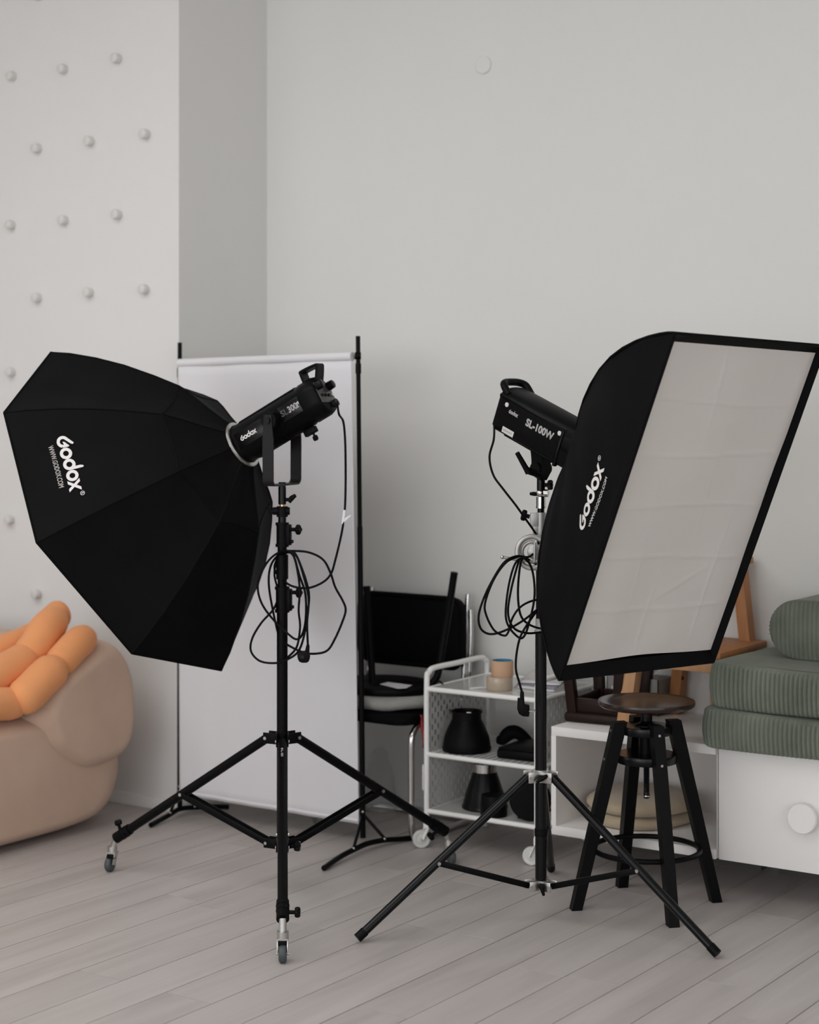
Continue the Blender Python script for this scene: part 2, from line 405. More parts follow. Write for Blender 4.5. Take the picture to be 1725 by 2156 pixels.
pillow = thing('knot_pillow', at_X(70, 1500, -4.95), 'orange knotted tube pillow lying on the beige sofa', 'pillow')
def sausage(pts, r, pin=.68):
    P = spline([at_X(u, v, x) for u, v, x in pts], 10); n = len(P)
    rs = []
    for i in range(n):
        t = i / (n - 1); e = min(t, 1 - t) * 2
        rs.append(r * (pin + (1 - pin) * min(1, e * 2.2)) * sqrt(max(.03, 1 - max(0, 1 - e / .28) ** 2)))
    return P, rs
for pts, r in [([(-60, 1420, -5.0), (-10, 1378, -5.0), (55, 1350, -5.0), (85, 1330, -5.0)], .056),
               ([(40, 1372, -5.0), (85, 1330, -4.99), (118, 1298, -5.0), (136, 1286, -5.0)], .054),
               ([(-70, 1468, -4.88), (-20, 1430, -4.87), (35, 1402, -4.87), (68, 1380, -4.89)], .068),
               ([(40, 1402, -4.89), (75, 1362, -4.87), (98, 1324, -4.87), (124, 1300, -4.90)], .063),
               ([(30, 1486, -4.765), (62, 1458, -4.755), (96, 1424, -4.755), (126, 1402, -4.76)], .066),
               ([(112, 1412, -4.77), (136, 1384, -4.765), (162, 1356, -4.765), (186, 1338, -4.79)], .058),
               ([(-70, 1500, -4.92), (0, 1470, -4.93), (80, 1430, -4.95), (150, 1350, -4.95)], .050),
               ([(-110, 1500, -4.79), (-50, 1490, -4.79), (5, 1482, -4.79), (48, 1484, -4.785)], .058)]:
    P, rs = sausage(pts, r)
    obj('tube_cushion', G().tube(P, rs, 22), ORANGE, pillow, 80)

# ================================================================ SHARED STAND PARTS
def knob_on(g, p, d, stem, r, lobes=5):           # a star knob on a short stem
    p = V(p); d = V(d).normalized(); g.cyl(p, p + d * stem, r * .45, n=12)
    q = p + d * stem; x, y, z = frame_from(d); secs = []
    for h, s in ((0, .8), (.004, 1), (.012, 1), (.016, .75)):
        secs.append([q + d * h + (x * cos(a) + y * sin(a)) * (r * s * (1 + .18 * cos(lobes * a))) for a in [2 * pi * i / 30 for i in range(30)]])
    g.loft(secs)
def lever_on(g, p, d, up, ln, w=.012):
    p = V(p); d = V(d).normalized(); up = V(up).normalized()
    g.cyl(p, p + d * .022, .006, n=10); q = p + d * .022
    g.tube([q - up * .008, q + up * ln * .4 + d * .004, q + up * ln + d * .012], [w * .5, w * .55, w * .35], 10)

# ================================================================ LIGHT STAND WITH WHEELS (left)
PA = V((-3.638, 4.604, 0))
def za(y): return EYE - (y - HZ) / 661.0
feet_a = [V((-3.207, 4.061, 0)), V((-4.300, 4.514, 0)), V((-3.408, 5.238, 0))]
standA = thing('light_stand', PA, 'tall black tripod light stand on three casters under the octagonal softbox', 'light stand')
LA = [V((f.x - PA.x, f.y - PA.y, 0)).normalized() for f in feet_a]
ax = lambda y: V((PA.x, PA.y, za(y)))
obj('lower_pole', G().cyl(ax(1792), ax(1270), .0175, n=24), BLKMET, standA)
obj('middle_pole', G().cyl(ax(1290), ax(1125), .0150, n=24), BLKMET, standA)
obj('upper_pole', G().cyl(ax(1125), ax(1080), .0130, n=24), BLKGLOSS, standA)
def clampA(y0, y1, r):
    g = G(); g.cyl(ax(y1), ax(y0), r, n=24); g.cyl(ax(y1 + 1), ax(y1 - 5), r + .003, n=24); g.cyl(ax(y0 + 5), ax(y0 - 1), r + .003, n=24)
    side = RIGHT * .9 - FWD * .43
    g.box(ax((y0 + y1) / 2) + side * (r + .004), (.016, .020, abs(za(y0) - za(y1)) * .9), Matrix.Rotation(atan2(side.y, side.x), 3, 'Z'), .003)
    g.cyl(ax(y0 + (y1 - y0) * .78) + side * r, ax(y0 + (y1 - y0) * .78) + side * (r + .020), .006, n=10)
    return obj('clamp_collar', g, BLKPL, standA), side
for (y0, y1, r, ky) in ((1101, 1150, .0185, 1114), (1236, 1288, .0205, 1246)):
    c, side = clampA(y0, y1, r)
    g = G(); knob_on(g, ax(ky) + side * (r + .010), side, .022, .014, 4); obj('clamp_knob', g, BLKPL, c)
obj('sleeve', G().cyl(ax(1219), ax(1168), .0195, n=24), BLKPL, standA)
hd = G(); hd.cyl(ax(1088), ax(1066), .018, n=20); hd.cyl(ax(1076) - RIGHT * .03, ax(1076) + RIGHT * .024, .0125, n=18)
obj('spigot_block', hd, BLKPL, standA)
g = G(); lever_on(g, ax(1076) - RIGHT * .012, -RIGHT, UP, .016); obj('spigot_lever', g, BLKPL, standA)
obj('brass_ring', G().cyl(ax(1066), ax(1060.5), .0085, n=18), BRASS, standA)
# leg collar, brace collar
def tri_collar(y0, y1, r, L, axf, reach):
    g = G(); g.cyl(axf(y1), axf(y0), r, n=24)
    for d in L:
        z0, z1 = axf(y1).z, axf(y0).z
        for s in (-1, 1):
            n = V((-d.y, d.x, 0)) * s * .018
            a = axf(y0) + d * (r * .6) + n; b = axf(y0) + d * reach + n
            a.z = b.z = (z0 + z1) / 2
            g.box((a + b) / 2, ((b - a).length, .004, (z1 - z0)), Matrix.Rotation(atan2(d.y, d.x), 3, 'Z'), .0015)
    return g
obj('leg_collar', tri_collar(1543, 1566, .022, LA, ax, .060), BLKPL, standA)
obj('brace_collar', tri_collar(1766, 1786, .022, LA, ax, .058), BLKPL, standA)
g = G(); knob_on(g, ax(1780) + RIGHT * .03 - FWD * .01, RIGHT - FWD * .3, .012, .014); obj('collar_knob', g, BLKPL, standA)
for i, (f, d) in enumerate(zip(feet_a, LA)):
    rad = V((f.x - PA.x, f.y - PA.y, 0)).length
    h0 = ax(1555) + d * .052
    e = V((PA.x, PA.y, 0)) + d * (rad - .030); e.z = .118
    leg = obj('leg', G().cyl(h0, e, .0150, n=20), BLKMET, standA)
    dirl = (e - h0).normalized()
    sl = G(); sl.cyl(e - dirl * .060, e + dirl * .006, .0185, n=20); sl.cyl(e - dirl * .045, e - dirl * .040, .0197, n=20); sl.cyl(e - dirl * .028, e - dirl * .023, .0197, n=20)
    obj('leg_end', sl, BLKPL, leg)
    kd = (RIGHT if i != 1 else (UP * .9 - RIGHT * .25)); kd = (-RIGHT * .6 - UP * .5) if i == 2 else kd
    g = G(); knob_on(g, e - dirl * .02 + V(kd).normalized() * .016, kd, .018, .013, 4); obj('caster_knob', g, BLKPL, leg)
    # caster: chrome stem and fork, grey rubber wheel standing on the floor
    q = V((f.x, f.y, 0)) ; st = G()
    st.cyl(e + dirl * .004, V((q.x - d.x * .012, q.y - d.y * .012, .082)), .0105, n=16)
    top = V((q.x - d.x * .010, q.y - d.y * .010, .066))
    st.cyl(top + UP * .002, top + UP * .020, .0165, n=20)
    rd = [FWD, (FWD + RIGHT * .35).normalized(), (FWD - RIGHT * .3).normalized()][i]     # rolling direction
    sd = V((-rd.y, rd.x, 0)); w = .0108
    cw = V((q.x, q.y, .0255))
    for s in (-1, 1): st.bar(top + sd * s * (w + .0035), cw + sd * s * (w + .0035), .026, .003, sd, .001)
    st.box(top, (.030, .032, .006), Matrix.Rotation(atan2(rd.y, rd.x), 3, 'Z'))
    st.cyl(cw - sd * (w + .007), cw + sd * (w + .007), .004, n=12)
    obj('caster_fork', st, SILVER, leg)
    obj('caster_brake', G().box(top - UP * .012 - rd * .004, (.020, w * 2 + .002, .018), Matrix.Rotation(atan2(rd.y, rd.x), 3, 'Z'), .003), BLKPL, leg)
    obj('caster_wheel', G().lathe(cw, sd, [(-w, .008), (-w, .0205), (-w * .7, .0245), (-.002, .0255), (.002, .0255), (w * .7, .0245), (w, .0205), (w, .008)], 28), GREYRUB, leg)
    # twin flat brace from the lower collar to the leg
    j = h0.lerp(e, .555); b0 = ax(1776) + d * .050; n = V((-d.y, d.x, 0))
    br = G()
    for s in (-1, 1): br.bar(b0 + n * s * .0135, j + n * s * .0150, .004, .019, n.cross(j - b0), .001)
    obj('brace', br, BLKMET, standA)
    for s in (-1, 1):
        for q, a, b, r_v in ((j, .016, .0195, .0055), (h0, .019, .0225, .0055), (b0, .0160, .0225, .005)):
            obj('rivet', G().cyl(q + n * s * a, q + n * s * b, r_v, n=12), SILVER, standA)
# small white marking down the front leg
dl = (V((feet_a[0].x, feet_a[0].y, .118)) - ax(1555)).normalized(); ml = ax(1555) + LA[0] * .052 + dl * .050
mk, mf = [], []
for (a, b, c, d_) in ((0, .0015, 0, .006), (.0030, .0045, 0, .006), (.0015, .003, .0022, .0035), (.008, .0092, 0, .006), (.008, .014, 0, .0014), (.018, .030, 0, .0012), (.018, .030, .0045, .0057), (.018, .0192, 0, .0057), (.0290, .030, 0, .0057), (.023, .0242, 0, .0057)):
    poly2(mk, mf, [(a, c), (b, c), (b, d_), (a, d_)])
nn = V((dl.cross(RIGHT))).normalized(); nn = nn if nn.dot(FWD) < 0 else -nn
ss = dl.cross(nn).normalized(); ss = ss if ss.dot(RIGHT) > 0 else -ss
decal('leg_marking', (mk, mf), lambda x, y: ml + dl * x * 1.3 + ss * (y - .003) + nn * (.0157), PRINT, standA, 'small white marking')

# ================================================================ STUDIO LIGHT A (round body)
BA = V((.8644, .1531, .4789)).normalized()        # axis, from the front of the softbox back to the lamp
P0 = V((-3.638, 4.604, 1.515)); LAX = .6271
CAx = P0 - BA * LAX                                # centre of the softbox's front rim
def ba(s): return CAx + BA * s
SIDE = V((BA.y, -BA.x, 0)).normalized()            # horizontal, across the lamp, towards the camera
TOPA = SIDE.cross(BA).normalized(); TOPA = TOPA if TOPA.z > 0 else -TOPA
def polar(s, r, a): return ba(s) + (SIDE * cos(a) + TOPA * sin(a)) * r
lampA = thing('studio_light', P0, 'black cylindrical studio light with carry handle, mounted behind the octagonal softbox', 'studio light')
def bodysec(s, r, flat=.92):
    out = []
    for i in range(64):
        a = 2 * pi * i / 64; rr_ = r
        ca = abs(cos(a)) * r
        k = min(1.0, flat * r / max(ca, 1e-6)) if ca > flat * r else 1.0
        out.append(polar(s, rr_ * k, a))
    return out
g = G().loft([bodysec(s, r) for s, r in ((.462, .060), (.465, .0655), (.735, .0655), (.738, .0675), (.784, .0675), (.799, .0625), (.802, .058))])
obj('body', g, BLKPL, lampA)
for a0, a1 in ((60, 118), (-118, -60)):           # cooling ribs above and below
    rb = G()
    for k in range(34):
        s = .50 + k * .0066
        rb.loft([[polar(s - .0016, .0645, radians(a)), polar(s - .0016, .0682, radians(a)), polar(s + .0016, .0682, radians(a)), polar(s + .0016, .0645, radians(a))] for a in [a0 + (a1 - a0) * i / 8 for i in range(9)]])
    obj('cooling_ribs', rb, BLKPL, lampA)
def plate(s0, s1, half=.026, d=.0625):
    g = G(); c = ba((s0 + s1) / 2) + SIDE * d
    g.box(c, (s1 - s0, half * 2, .004), Matrix((BA, TOPA, SIDE)).transposed(), .0015); return g
obj('side_plate', plate(.478, .592), BLKGLOSS, lampA); obj('side_plate', plate(.658, .738), BLKGLOSS, lampA)
pl_fn = lambda s0, h, t0: (lambda x, y: ba(s0 + x * h) + SIDE * .0652 + TOPA * (t0 + y * h))
decal('brand_lettering', logo_shape(False), pl_fn(.497, .0125, -.006), PRINT, lampA, 'white brand lettering')
vs, fs = font_shape('SL', .028); decal('model_lettering', thicken(vs, fs, .0006), lambda x, y: pl_fn(.662, 1, -.008)(x, y), PRINTDIM, lampA, 'dim grey model letters')
vs, fs = font_shape('300', .028); decal('model_lettering', thicken(vs, fs, .0009), lambda x, y: pl_fn(.6905, 1, -.008)(x * .86, y), PRINT, lampA, 'white model number')
vs, fs = [], []
for a, b, c, d_ in ((0, .012, 0, .002), (0, .012, .018, .020), (.0022, .0042, 0, .02), (.0078, .0098, 0, .02)): poly2(vs, fs, [(a, c), (b, c), (b, d_), (a, d_)])
decal('model_lettering', (vs, fs), pl_fn(.7215, .8, -.0075), PRINT, lampA, 'white model numeral')
vs, fs = [], []; arc2(vs, fs, 0, 0, .005, .001, 0, 360, 16)
decal('badge', (vs, fs), lambda x, y: ba(.7335) + SIDE * .0652 + TOPA * (.006 + y) + BA * x * .55, PRINT2, lampA)
# rear panel
RB_ = Matrix((SIDE, TOPA, BA)).transposed()
obj('control_panel', G().box(ba(.803) + TOPA * .004, (.098, .070, .004), RB_, .0015), PANELG, lampA)
for sx, sy in ((.040, .026), (-.036, .024)):
    obj('dial', G().lathe(ba(.804) + SIDE * sx + TOPA * sy, BA, [(0, .0135), (.004, .0150), (.022, .0135), (.024, .011), (.0242, .001)], 24), BLKGLOSS, lampA)
for sx in (.032, .010, -.012): obj('button', G().lathe(ba(.804) + SIDE * sx - TOPA * .006, BA, [(0, .0052), (.005, .0052), (.0052, .001)], 14), BLKPL, lampA)
obj('indicator_button', G().lathe(ba(.804) - SIDE * .034 - TOPA * .006, BA, [(0, .0062), (.005, .0062), (.0052, .001)], 14), SILVER, lampA)
obj('power_socket', G().cyl(ba(.79) - SIDE * .026 - TOPA * .036, ba(.816) - SIDE * .026 - TOPA * .036, .0125, n=18), DARKGREY, lampA)
# handle
hp = [ba(.762) + TOPA * .060, ba(.764) + TOPA * .090, ba(.770) + TOPA * .097, ba(.820) + TOPA * .092, ba(.826) + TOPA * .085, ba(.802) + TOPA * .046]
secs = []
hs = spline(hp, 6)
for i, q in enumerate(hs):
    t = (hs[min(i + 1, len(hs) - 1)] - hs[max(i - 1, 0)]).normalized(); n = SIDE.cross(t)
    secs.append([q + SIDE * a + n * b for a, b in ((.022, .0045), (.024, 0), (.022, -.0045), (-.022, -.0045), (-.024, 0), (-.022, .0045))])
obj('carry_handle', G().loft(secs), BLKPL, lampA)
obj('umbrella_socket', G().box(ba(.700) - TOPA * .080, (.02, .020, .045), Matrix((SIDE, TOPA, BA)).transposed(), .003), BLKPL, lampA)
g = G(); knob_on(g, ba(.705) - TOPA * .088, -TOPA, .010, .008, 4); obj('socket_knob', g, BLKPL, lampA)
# yoke
HB = V((BA.x, BA.y, 0)).normalized(); yz0 = za(1022)
yk = []
ypts = [(1, P0.z + .010), (1, yz0 + .018)] + [None] + [(-1, yz0 + .018), (-1, P0.z + .010)]
W = .094; path = [SIDE * W + UP * (P0.z + .018), SIDE * W + UP * (P0.z - .06), SIDE * (W - .001) + UP * (yz0 + .030)]
for t in (15, 35, 55, 75): path.append(SIDE * (W - .020 + .020 * cos(radians(t))) + UP * (yz0 + .023 - .020 * sin(radians(t))))
path += [SIDE * (W - .024) + UP * (yz0 + .003)]
path = path + [V((-p.x, -p.y, p.z)) for p in path[::-1]]
secs = []
for i, q in enumerate(path):
    t = (path[min(i + 1, len(path) - 1)] - path[max(i - 1, 0)]).normalized(); n = HB.cross(t).normalized()
    o = V((PA.x, PA.y, 0)) + q
    w = .0185 if 0 < i < len(path) - 1 else .013
    secs.append([o + HB * w + n * .003, o + HB * w - n * .003, o - HB * w - n * .003, o - HB * w + n * .003])
yo = obj('yoke', G().loft(secs), DARKGREY, lampA)
for s in (-1, 1): obj('pivot_disc', G().cyl(P0 + SIDE * s * .062, P0 + SIDE * s * .093, .026, n=28), BLKPL, lampA)
pv = G(); pv.cyl(P0 + SIDE * .094, P0 + SIDE * .104, .0105, n=18)
obj('pivot_bolt', pv, BLKGLOSS, lampA)
sk = G(); sk.cyl(ax(1062), ax(1026), .0125, n=20); sk.cyl(ax(1027), ax(1015), .0115, n=16)
obj('mount_socket', sk, BLKGLOSS, lampA)
g = G(); lever_on(g, ax(1052) + RIGHT * .002, RIGHT, UP * 1.0 + RIGHT * .5, .016, .016); obj('mount_lever', g, BLKPL, lampA)

# ================================================================ OCTAGONAL SOFTBOX
octa = thing('octagonal_softbox', ba(.2), 'large black octagonal softbox seen from behind, white lettering, facing left', 'softbox')
ROLL = .11995 + pi
E1 = UP.cross(BA).normalized(); E2 = BA.cross(E1)
E1, E2 = E1 * cos(ROLL) + E2 * sin(ROLL), -E1 * sin(ROLL) + E2 * cos(ROLL)
def rib_r(s):
    P = [(0, .600), (.06, .562), (.14, .500), (.22, .428), (.30, .343), (.36, .273), (.385, .226), (.415, .160), (.445, .100), (.462, .072)]
    for (a, ra), (b, rb_) in zip(P, P[1:]):
        if a <= s <= b: return ra + (rb_ - ra) * (s - a) / (b - a)
    return P[-1][1]
SS = [0, .02, .04, .06, .10, .14, .18, .22, .26, .30, .33, .352, .36, .368, .385, .40, .415, .43, .445, .462]
def oct_pt(s, i, t):                               # t across panel i, 0..1
    a0 = i * pi / 4; a1 = a0 + pi / 4; r = rib_r(s)
    p = (E1 * cos(a0) + E2 * sin(a0)).lerp(E1 * cos(a1) + E2 * sin(a1), t) * r
    sag = .018 * 4 * t * (1 - t) * min(1, s / .08) * (r / .6) ** .5
    wr = .0022 * sin(t * 9 + i * 2.1 + s * 23) * sin(s * 31 + i) * min(1, s / .06) * 4 * t * (1 - t)
    ins = p.normalized() * (sag + wr)
    return ba(s) + p - ins
g = G()
for i in range(8): g.grid(lambda a, b: oct_pt(SS[round(b * (len(SS) - 1))], i, a), 16, len(SS) - 1)
# the rim folds round to the inside
for i in range(8):
    a0 = i * pi / 4; a1 = a0 + pi / 4; d0 = E1 * cos(a0) + E2 * sin(a0); d1 = E1 * cos(a1) + E2 * sin(a1)
    g.add([ba(-.0) + d0 * .6, ba(0) + d1 * .6, ba(-.004) + d1 * .594, ba(-.004) + d0 * .594, ba(.012) + d1 * .582, ba(.012) + d0 * .582], [(0, 1, 2, 3), (3, 2, 4, 5)])
sh = obj('fabric_shell', g, BLKFAB, octa, 30)
sm = G()
for i in range(8):
    a = i * pi / 4; d = E1 * cos(a) + E2 * sin(a)
    sm.tube([ba(s) + d * (rib_r(s) - .0005) for s in SS], .0030, 6)
    sm.tube([oct_pt(.0, i, t / 8) for t in range(9)], .0035, 6)
    sm.tube([oct_pt(.36, i, t / 8) for t in range(9)], .0028, 6)
obj('piping', sm, BLKFAB, octa)
g = G(); o = [ba(.012) + (E1 * cos(i * pi / 4) + E2 * sin(i * pi / 4)) * .582 for i in range(8)]
g.add(o + [ba(.006)], [(i, (i + 1) % 8, 8) for i in range(8)]); obj('front_diffuser', g, DIFF, octa)['label'] = 'white front cloth'
g = G().lathe(ba(.452), BA, [(.004, .071), (.004, .0770), (.007, .0795), (.012, .0795), (.015, .0765), (.015, .068)], 48, closed=True)
obj('mounting_ring', g, SILVER, octa)['label'] = 'silver mounting ring'
# lettering on the panel that faces the camera: reads along the rim, its tops towards the lamp
rim_px = []
best = None
for i in range(8):
    c = oct_pt(.15, i, .5)
    pu = UC + FPX * (c - EYEP).dot(RIGHT) / (c - EYEP).dot(FWD); pv_ = HZ - FPX * (c - EYEP).z / (c - EYEP).dot(FWD)
    d = (pu - 190) ** 2 + (pv_ - 980) ** 2
    if best is None or d < best[0]: best = (d, i)
PI_ = best[1]
ta, tb = oct_pt(.1, PI_, 0), oct_pt(.1, PI_, 1); flip = ta.z < tb.z
def oct_map(x, y):                                 # x metres along the rim (down the picture), y metres from the rim line up to the lamp
    s = y * .757; r = rib_r(s); half = r * sin(pi / 8)
    t = .5 + x / (2 * half); t = 1 - t if flip else t
    p = oct_pt(s, PI_, t)
    a = (PI_ + .5) * pi / 4; n = ((E1 * cos(a) + E2 * sin(a)) * .757 + BA * .65).normalized()
    return p + n * .0022
LW = .0385
decal('brand_lettering', logo_shape(), lambda x, y: oct_map(-.101 + x * LW, .139 + y * LW), PRINT, octa, 'white brand wordmark')
vs, fs = font_shape('WWW.GODOX.COM', .0245); wmx = max(p[0] for p in vs)
decal('web_address', thicken(vs, fs, .0007), lambda x, y: oct_map(-.079 + x * .152 / wmx, .108 + y * .95), PRINT2, octa, 'white web address lettering')

# ================================================================ POWER CORD A
cordA = thing('power_cord', ax(1400), 'black power cord looped over the wheeled light stand', 'cable')
dA = 5.80
def cp(pts): return [at_d(u, v, d) for u, v, d in pts]
so = ba(.815) - SIDE * .026 - TOPA * .036
cab = G(); R1 = .0036
first = [so] + cp([(714, 872, 5.78), (723, 888, 5.85), (727, 930, 5.80), (728, 1000, 5.83), (727, 1060, 5.82), (724, 1095, 5.81), (718, 1130, 5.80), (706, 1180, 5.79), (697, 1208, 5.79), (680, 1226, 5.78), (650, 1238, 5.77), (622, 1236, 5.78), (604, 1228, 5.80), (588, 1215, 5.89), (578, 1195, 5.88), (588, 1170, 5.86), (606, 1160, 5.80), (622, 1166, 5.78), (637, 1200, 5.77), (648, 1235, 5.77), (651, 1262, 5.78), (646, 1300, 5.78), (640, 1340, 5.78), (628, 1372, 5.78), (606, 1388, 5.79), (580, 1396, 5.80), (548, 1392, 5.81), (529, 1372, 5.81), (531, 1345, 5.81), (550, 1312, 5.81), (577, 1281, 5.82), (586, 1250, 5.90), (578, 1210, 5.90), (584, 1180, 5.88), (602, 1164, 5.81), (618, 1170, 5.78), (630, 1210, 5.77), (643, 1250, 5.77), (644, 1300, 5.77), (637, 1335, 5.78), (624, 1346, 5.78), (605, 1333, 5.80), (575, 1304, 5.82), (552, 1272, 5.83), (543, 1240, 5.83), (548, 1212, 5.83), (566, 1180, 5.84), (590, 1162, 5.82), (614, 1160, 5.79), (650, 1163, 5.78), (680, 1178, 5.78), (696, 1206, 5.78), (706, 1236, 5.78), (722, 1265, 5.78), (728, 1285, 5.78), (720, 1312, 5.78), (705, 1346, 5.78), (690, 1369, 5.78), (668, 1376, 5.78), (640, 1374, 5.77), (606, 1358, 5.79), (590, 1345, 5.90), (580, 1310, 5.90), (567, 1240, 5.88), (568, 1200, 5.88), (580, 1175, 5.87), (603, 1162, 5.80), (620, 1175, 5.77), (631, 1235, 5.76), (629, 1285, 5.76), (632, 1320, 5.77), (625, 1362, 5.77), (606, 1384, 5.79)])
cab.tube(spline(first, 7), R1, 8)
tail = cp([(606, 1160, 5.79), (625, 1172, 5.77), (640, 1215, 5.76), (650, 1262, 5.765), (647, 1310, 5.765), (648, 1350, 5.765), (649, 1362, 5.765)])
cab.tube(spline(tail, 7), R1, 8)
obj('cable', cab, RUBBER, cordA, 60)
pg = G(); pc = at_d(640, 1382, 5.765); Rp = Matrix((RIGHT, UP, -FWD)).transposed()
ol = [(-.018, .013), (.004, .017), (.017, .013), (.019, -.004), (.012, -.018), (-.010, -.018), (-.019, -.006)]
ol = [(p.x, p.y) for p in spline([V((a, b, 0)) for a, b in ol], 5, True)]
pg.loft([[pc + RIGHT * a * s + UP * b * s + FWD * h for a, b in ol] for h, s in ((-.014, .7), (-.012, .95), (-.006, 1), (.008, 1), (.014, .85), (.016, .6))])
pg.cyl(pc + RIGHT * .010 + UP * .012, pc + RIGHT * .013 + UP * .036, .0075, .005, n=12)
plg = obj('plug', pg, BLKPL, cordA, 50)
obj('plug_contact', G().lathe(pc - FWD * .0145 - RIGHT * .004, -FWD, [(0, .0065), (.0015, .006), (.0016, .001)], 16), DARKGREY, plg)
t0, t1 = at_d(726, 1074, 5.815), at_d(722.5, 1104, 5.81)
tg = G().cyl(t0, t1, .0056, n=12); ta_ = at_d(724, 1100, 5.805); tb_ = at_d(739, 1086, 5.80)
tg.add([ta_, tb_, tb_ + UP * .004, ta_ + UP * .012, at_d(728, 1076, 5.80)], [(0, 1, 2, 3), (3, 4, 0)])
obj('cable_tag', tg, PAPER, cordA)['label'] = 'white paper tag'

# ================================================================ LIGHT STAND (right) WITH CRANK
PB = V((-2.810, 4.816, 0)); DB = 5.562
def zb(y): return EYE - (y - HZ) / 696.0
def bx_(y): return V((PB.x, PB.y, zb(y)))
feet_b = [V((-3.141, 4.333, 0)), V((-2.218, 4.784, 0)), V((-3.072, 5.332, 0))]
LB = [V((f.x - PB.x, f.y - PB.y, 0)).normalized() for f in feet_b]
standB = thing('light_stand', PB, 'black tripod light stand with silver collars under the rectangular softbox', 'light stand')
obj('lower_pole', G().cyl(bx_(1850), bx_(1328), .0172, n=24), BLKGLOSS, standB)
obj('middle_pole', G().cyl(bx_(1328), bx_(1190), .0150, n=24), BLKGLOSS, standB)
obj('upper_pole', G().cyl(bx_(1195), bx_(1066), .0105, n=24), BLKGLOSS, standB)
c = G(); c.cyl(bx_(1331), bx_(1326), .0200, n=24); c.cyl(bx_(1327), bx_(1302), .0165, n=24); c.cyl(bx_(1302), bx_(1286), .0125, n=24)
obj('clamp_collar', c, CASTAL, standB)
c = G(); c.cyl(bx_(1068), bx_(1046), .0145, n=24); c.cyl(bx_(1070), bx_(1066), .0155, n=24); c.sphere(bx_(1038), .0165, 20, 12, (1, 1, .75)); c.cyl(bx_(1038), bx_(1038) + RIGHT * .022 - FWD * .008, .012, n=18)
obj('spigot_joint', c, CHROME, standB)
g = G(); lever_on(g, bx_(1040) + RIGHT * .006, -RIGHT, -RIGHT + UP * .1, .006, .012); obj('spigot_lever', g, BLKMET, standB)
c = G(); c.cyl(bx_(1122), bx_(1079), .0150, n=24); c.box(bx_(1094) - RIGHT * .016, (.032, .026, .040), Matrix.Rotation(atan2(SA, CA), 3, 'Z'), .002)
c.box(bx_(1112) - RIGHT * .012, (.024, .024, .034), Matrix.Rotation(atan2(SA, CA), 3, 'Z'), .002)
c.cyl(bx_(1200), bx_(1120), .0135, n=24)
obj('crank_housing', c, CASTAL, standB)
g = G(); knob_on(g, bx_(1088) - RIGHT * .034, -RIGHT + FWD * .1 + UP * .25, .010, .0145, 4); obj('housing_knob', g, BLKPL, standB)
# crank: a silver hoop with an inner plate and pin
cc = at_d(1121, 1163, 5.50); ch = G(); rr0 = 32.5 / 703
hoop = [cc + RIGHT * (rr0 * cos(radians(a)) * .97) + UP * rr0 * sin(radians(a)) + FWD * .01 * sin(radians(a)) for a in range(38, 331, 8)]
hoop += [cc + RIGHT * .034 - UP * .045, cc + RIGHT * .048 - UP * .075]
hoop = [cc + RIGHT * .024 + UP * .018, cc + RIGHT * .033 + UP * .022] + hoop
ch.tube(hoop, .0082, 12)
inner = [cc + RIGHT * (.030 * cos(radians(a))) + UP * .030 * sin(radians(a)) + FWD * .012 for a in range(75, 300, 10)]
ch.tube(inner, .0058, 10)
ch.lathe(cc + FWD * .018 + RIGHT * .010, -FWD, [(0, .024), (.006, .024), (.010, .018), (.011, .002)], 28)
ch.cyl(cc + UP * .030 + RIGHT * .008 - FWD * .006, cc - UP * .028 + RIGHT * .006 - FWD * .006, .0035, n=10)
cr = obj('crank_hoop', ch, CASTAL, standB)
pn = G(); pn.cyl(at_d(1058, 1173, 5.50), at_d(1106, 1182, 5.50), .0045, n=12); pn.sphere(at_d(1058, 1173, 5.50), .006)
obj('crank_pin', pn, SILVER, cr)
g = tri_collar(1622, 1645, .0215, LB, bx_, .050); g.cyl(bx_(1645), bx_(1640), .0235, n=24); g.cyl(bx_(1627), bx_(1620), .0235, n=24)
obj('leg_collar', g, SILVER, standB)
g = tri_collar(1852, 1872, .0215, LB, bx_, .046)
obj('brace_collar', g, SILVER, standB)
for y in (1634, 1862):
    g = G(); q = bx_(y) - FWD * .022; g.cyl(q, q - FWD * .016, .0085, n=14); g.tube([q - FWD * .014 + RIGHT * .016 + UP * .008, q - FWD * .016, q - FWD * .016 - RIGHT * .016 - UP * .012] if y < 1700 else [q - FWD * .014 + UP * .012, q - FWD * .016, q - FWD * .016 - UP * .024 + RIGHT * .006], [.005, .008, .004], 10)
    obj('collar_lever', g, BLKPL, standB)
for i, (f, d) in enumerate(zip(feet_b, LB)):
    h0 = bx_(1634) + d * .044; rad = V((f.x - PB.x, f.y - PB.y, 0)).length
    e = V((PB.x, PB.y, 0)) + d * (rad + .004); e.z = .0135
    leg = obj('leg', G().cyl(h0, e, .0128, n=20), BLKGLOSS, standB)
    dirl = (e - h0).normalized()
    obj('rubber_foot', G().cyl(e - dirl * .030, e, .0142, n=20), BLKPL, leg)
    j = h0.lerp(e, .54); b0 = bx_(1862) + d * .040; n = V((-d.y, d.x, 0)); br = G()
    br.bar(b0, j, .012, .017, n.cross(j - b0), .001)
    obj('brace', br, BLKMET, standB)
    for s in (-1, 1):
        for q, a, b, r_v in ((j, .0125, .0165, .0055), (h0, .019, .023, .005), (b0, .0190, .023, .005)):
            obj('rivet', G().cyl(q + n * s * a, q + n * s * b, r_v, n=12), CHROME, standB)
g = G().cyl(bx_(1760), bx_(1745), .0195, n=24); obj('pole_band', g, BLKPL, standB)

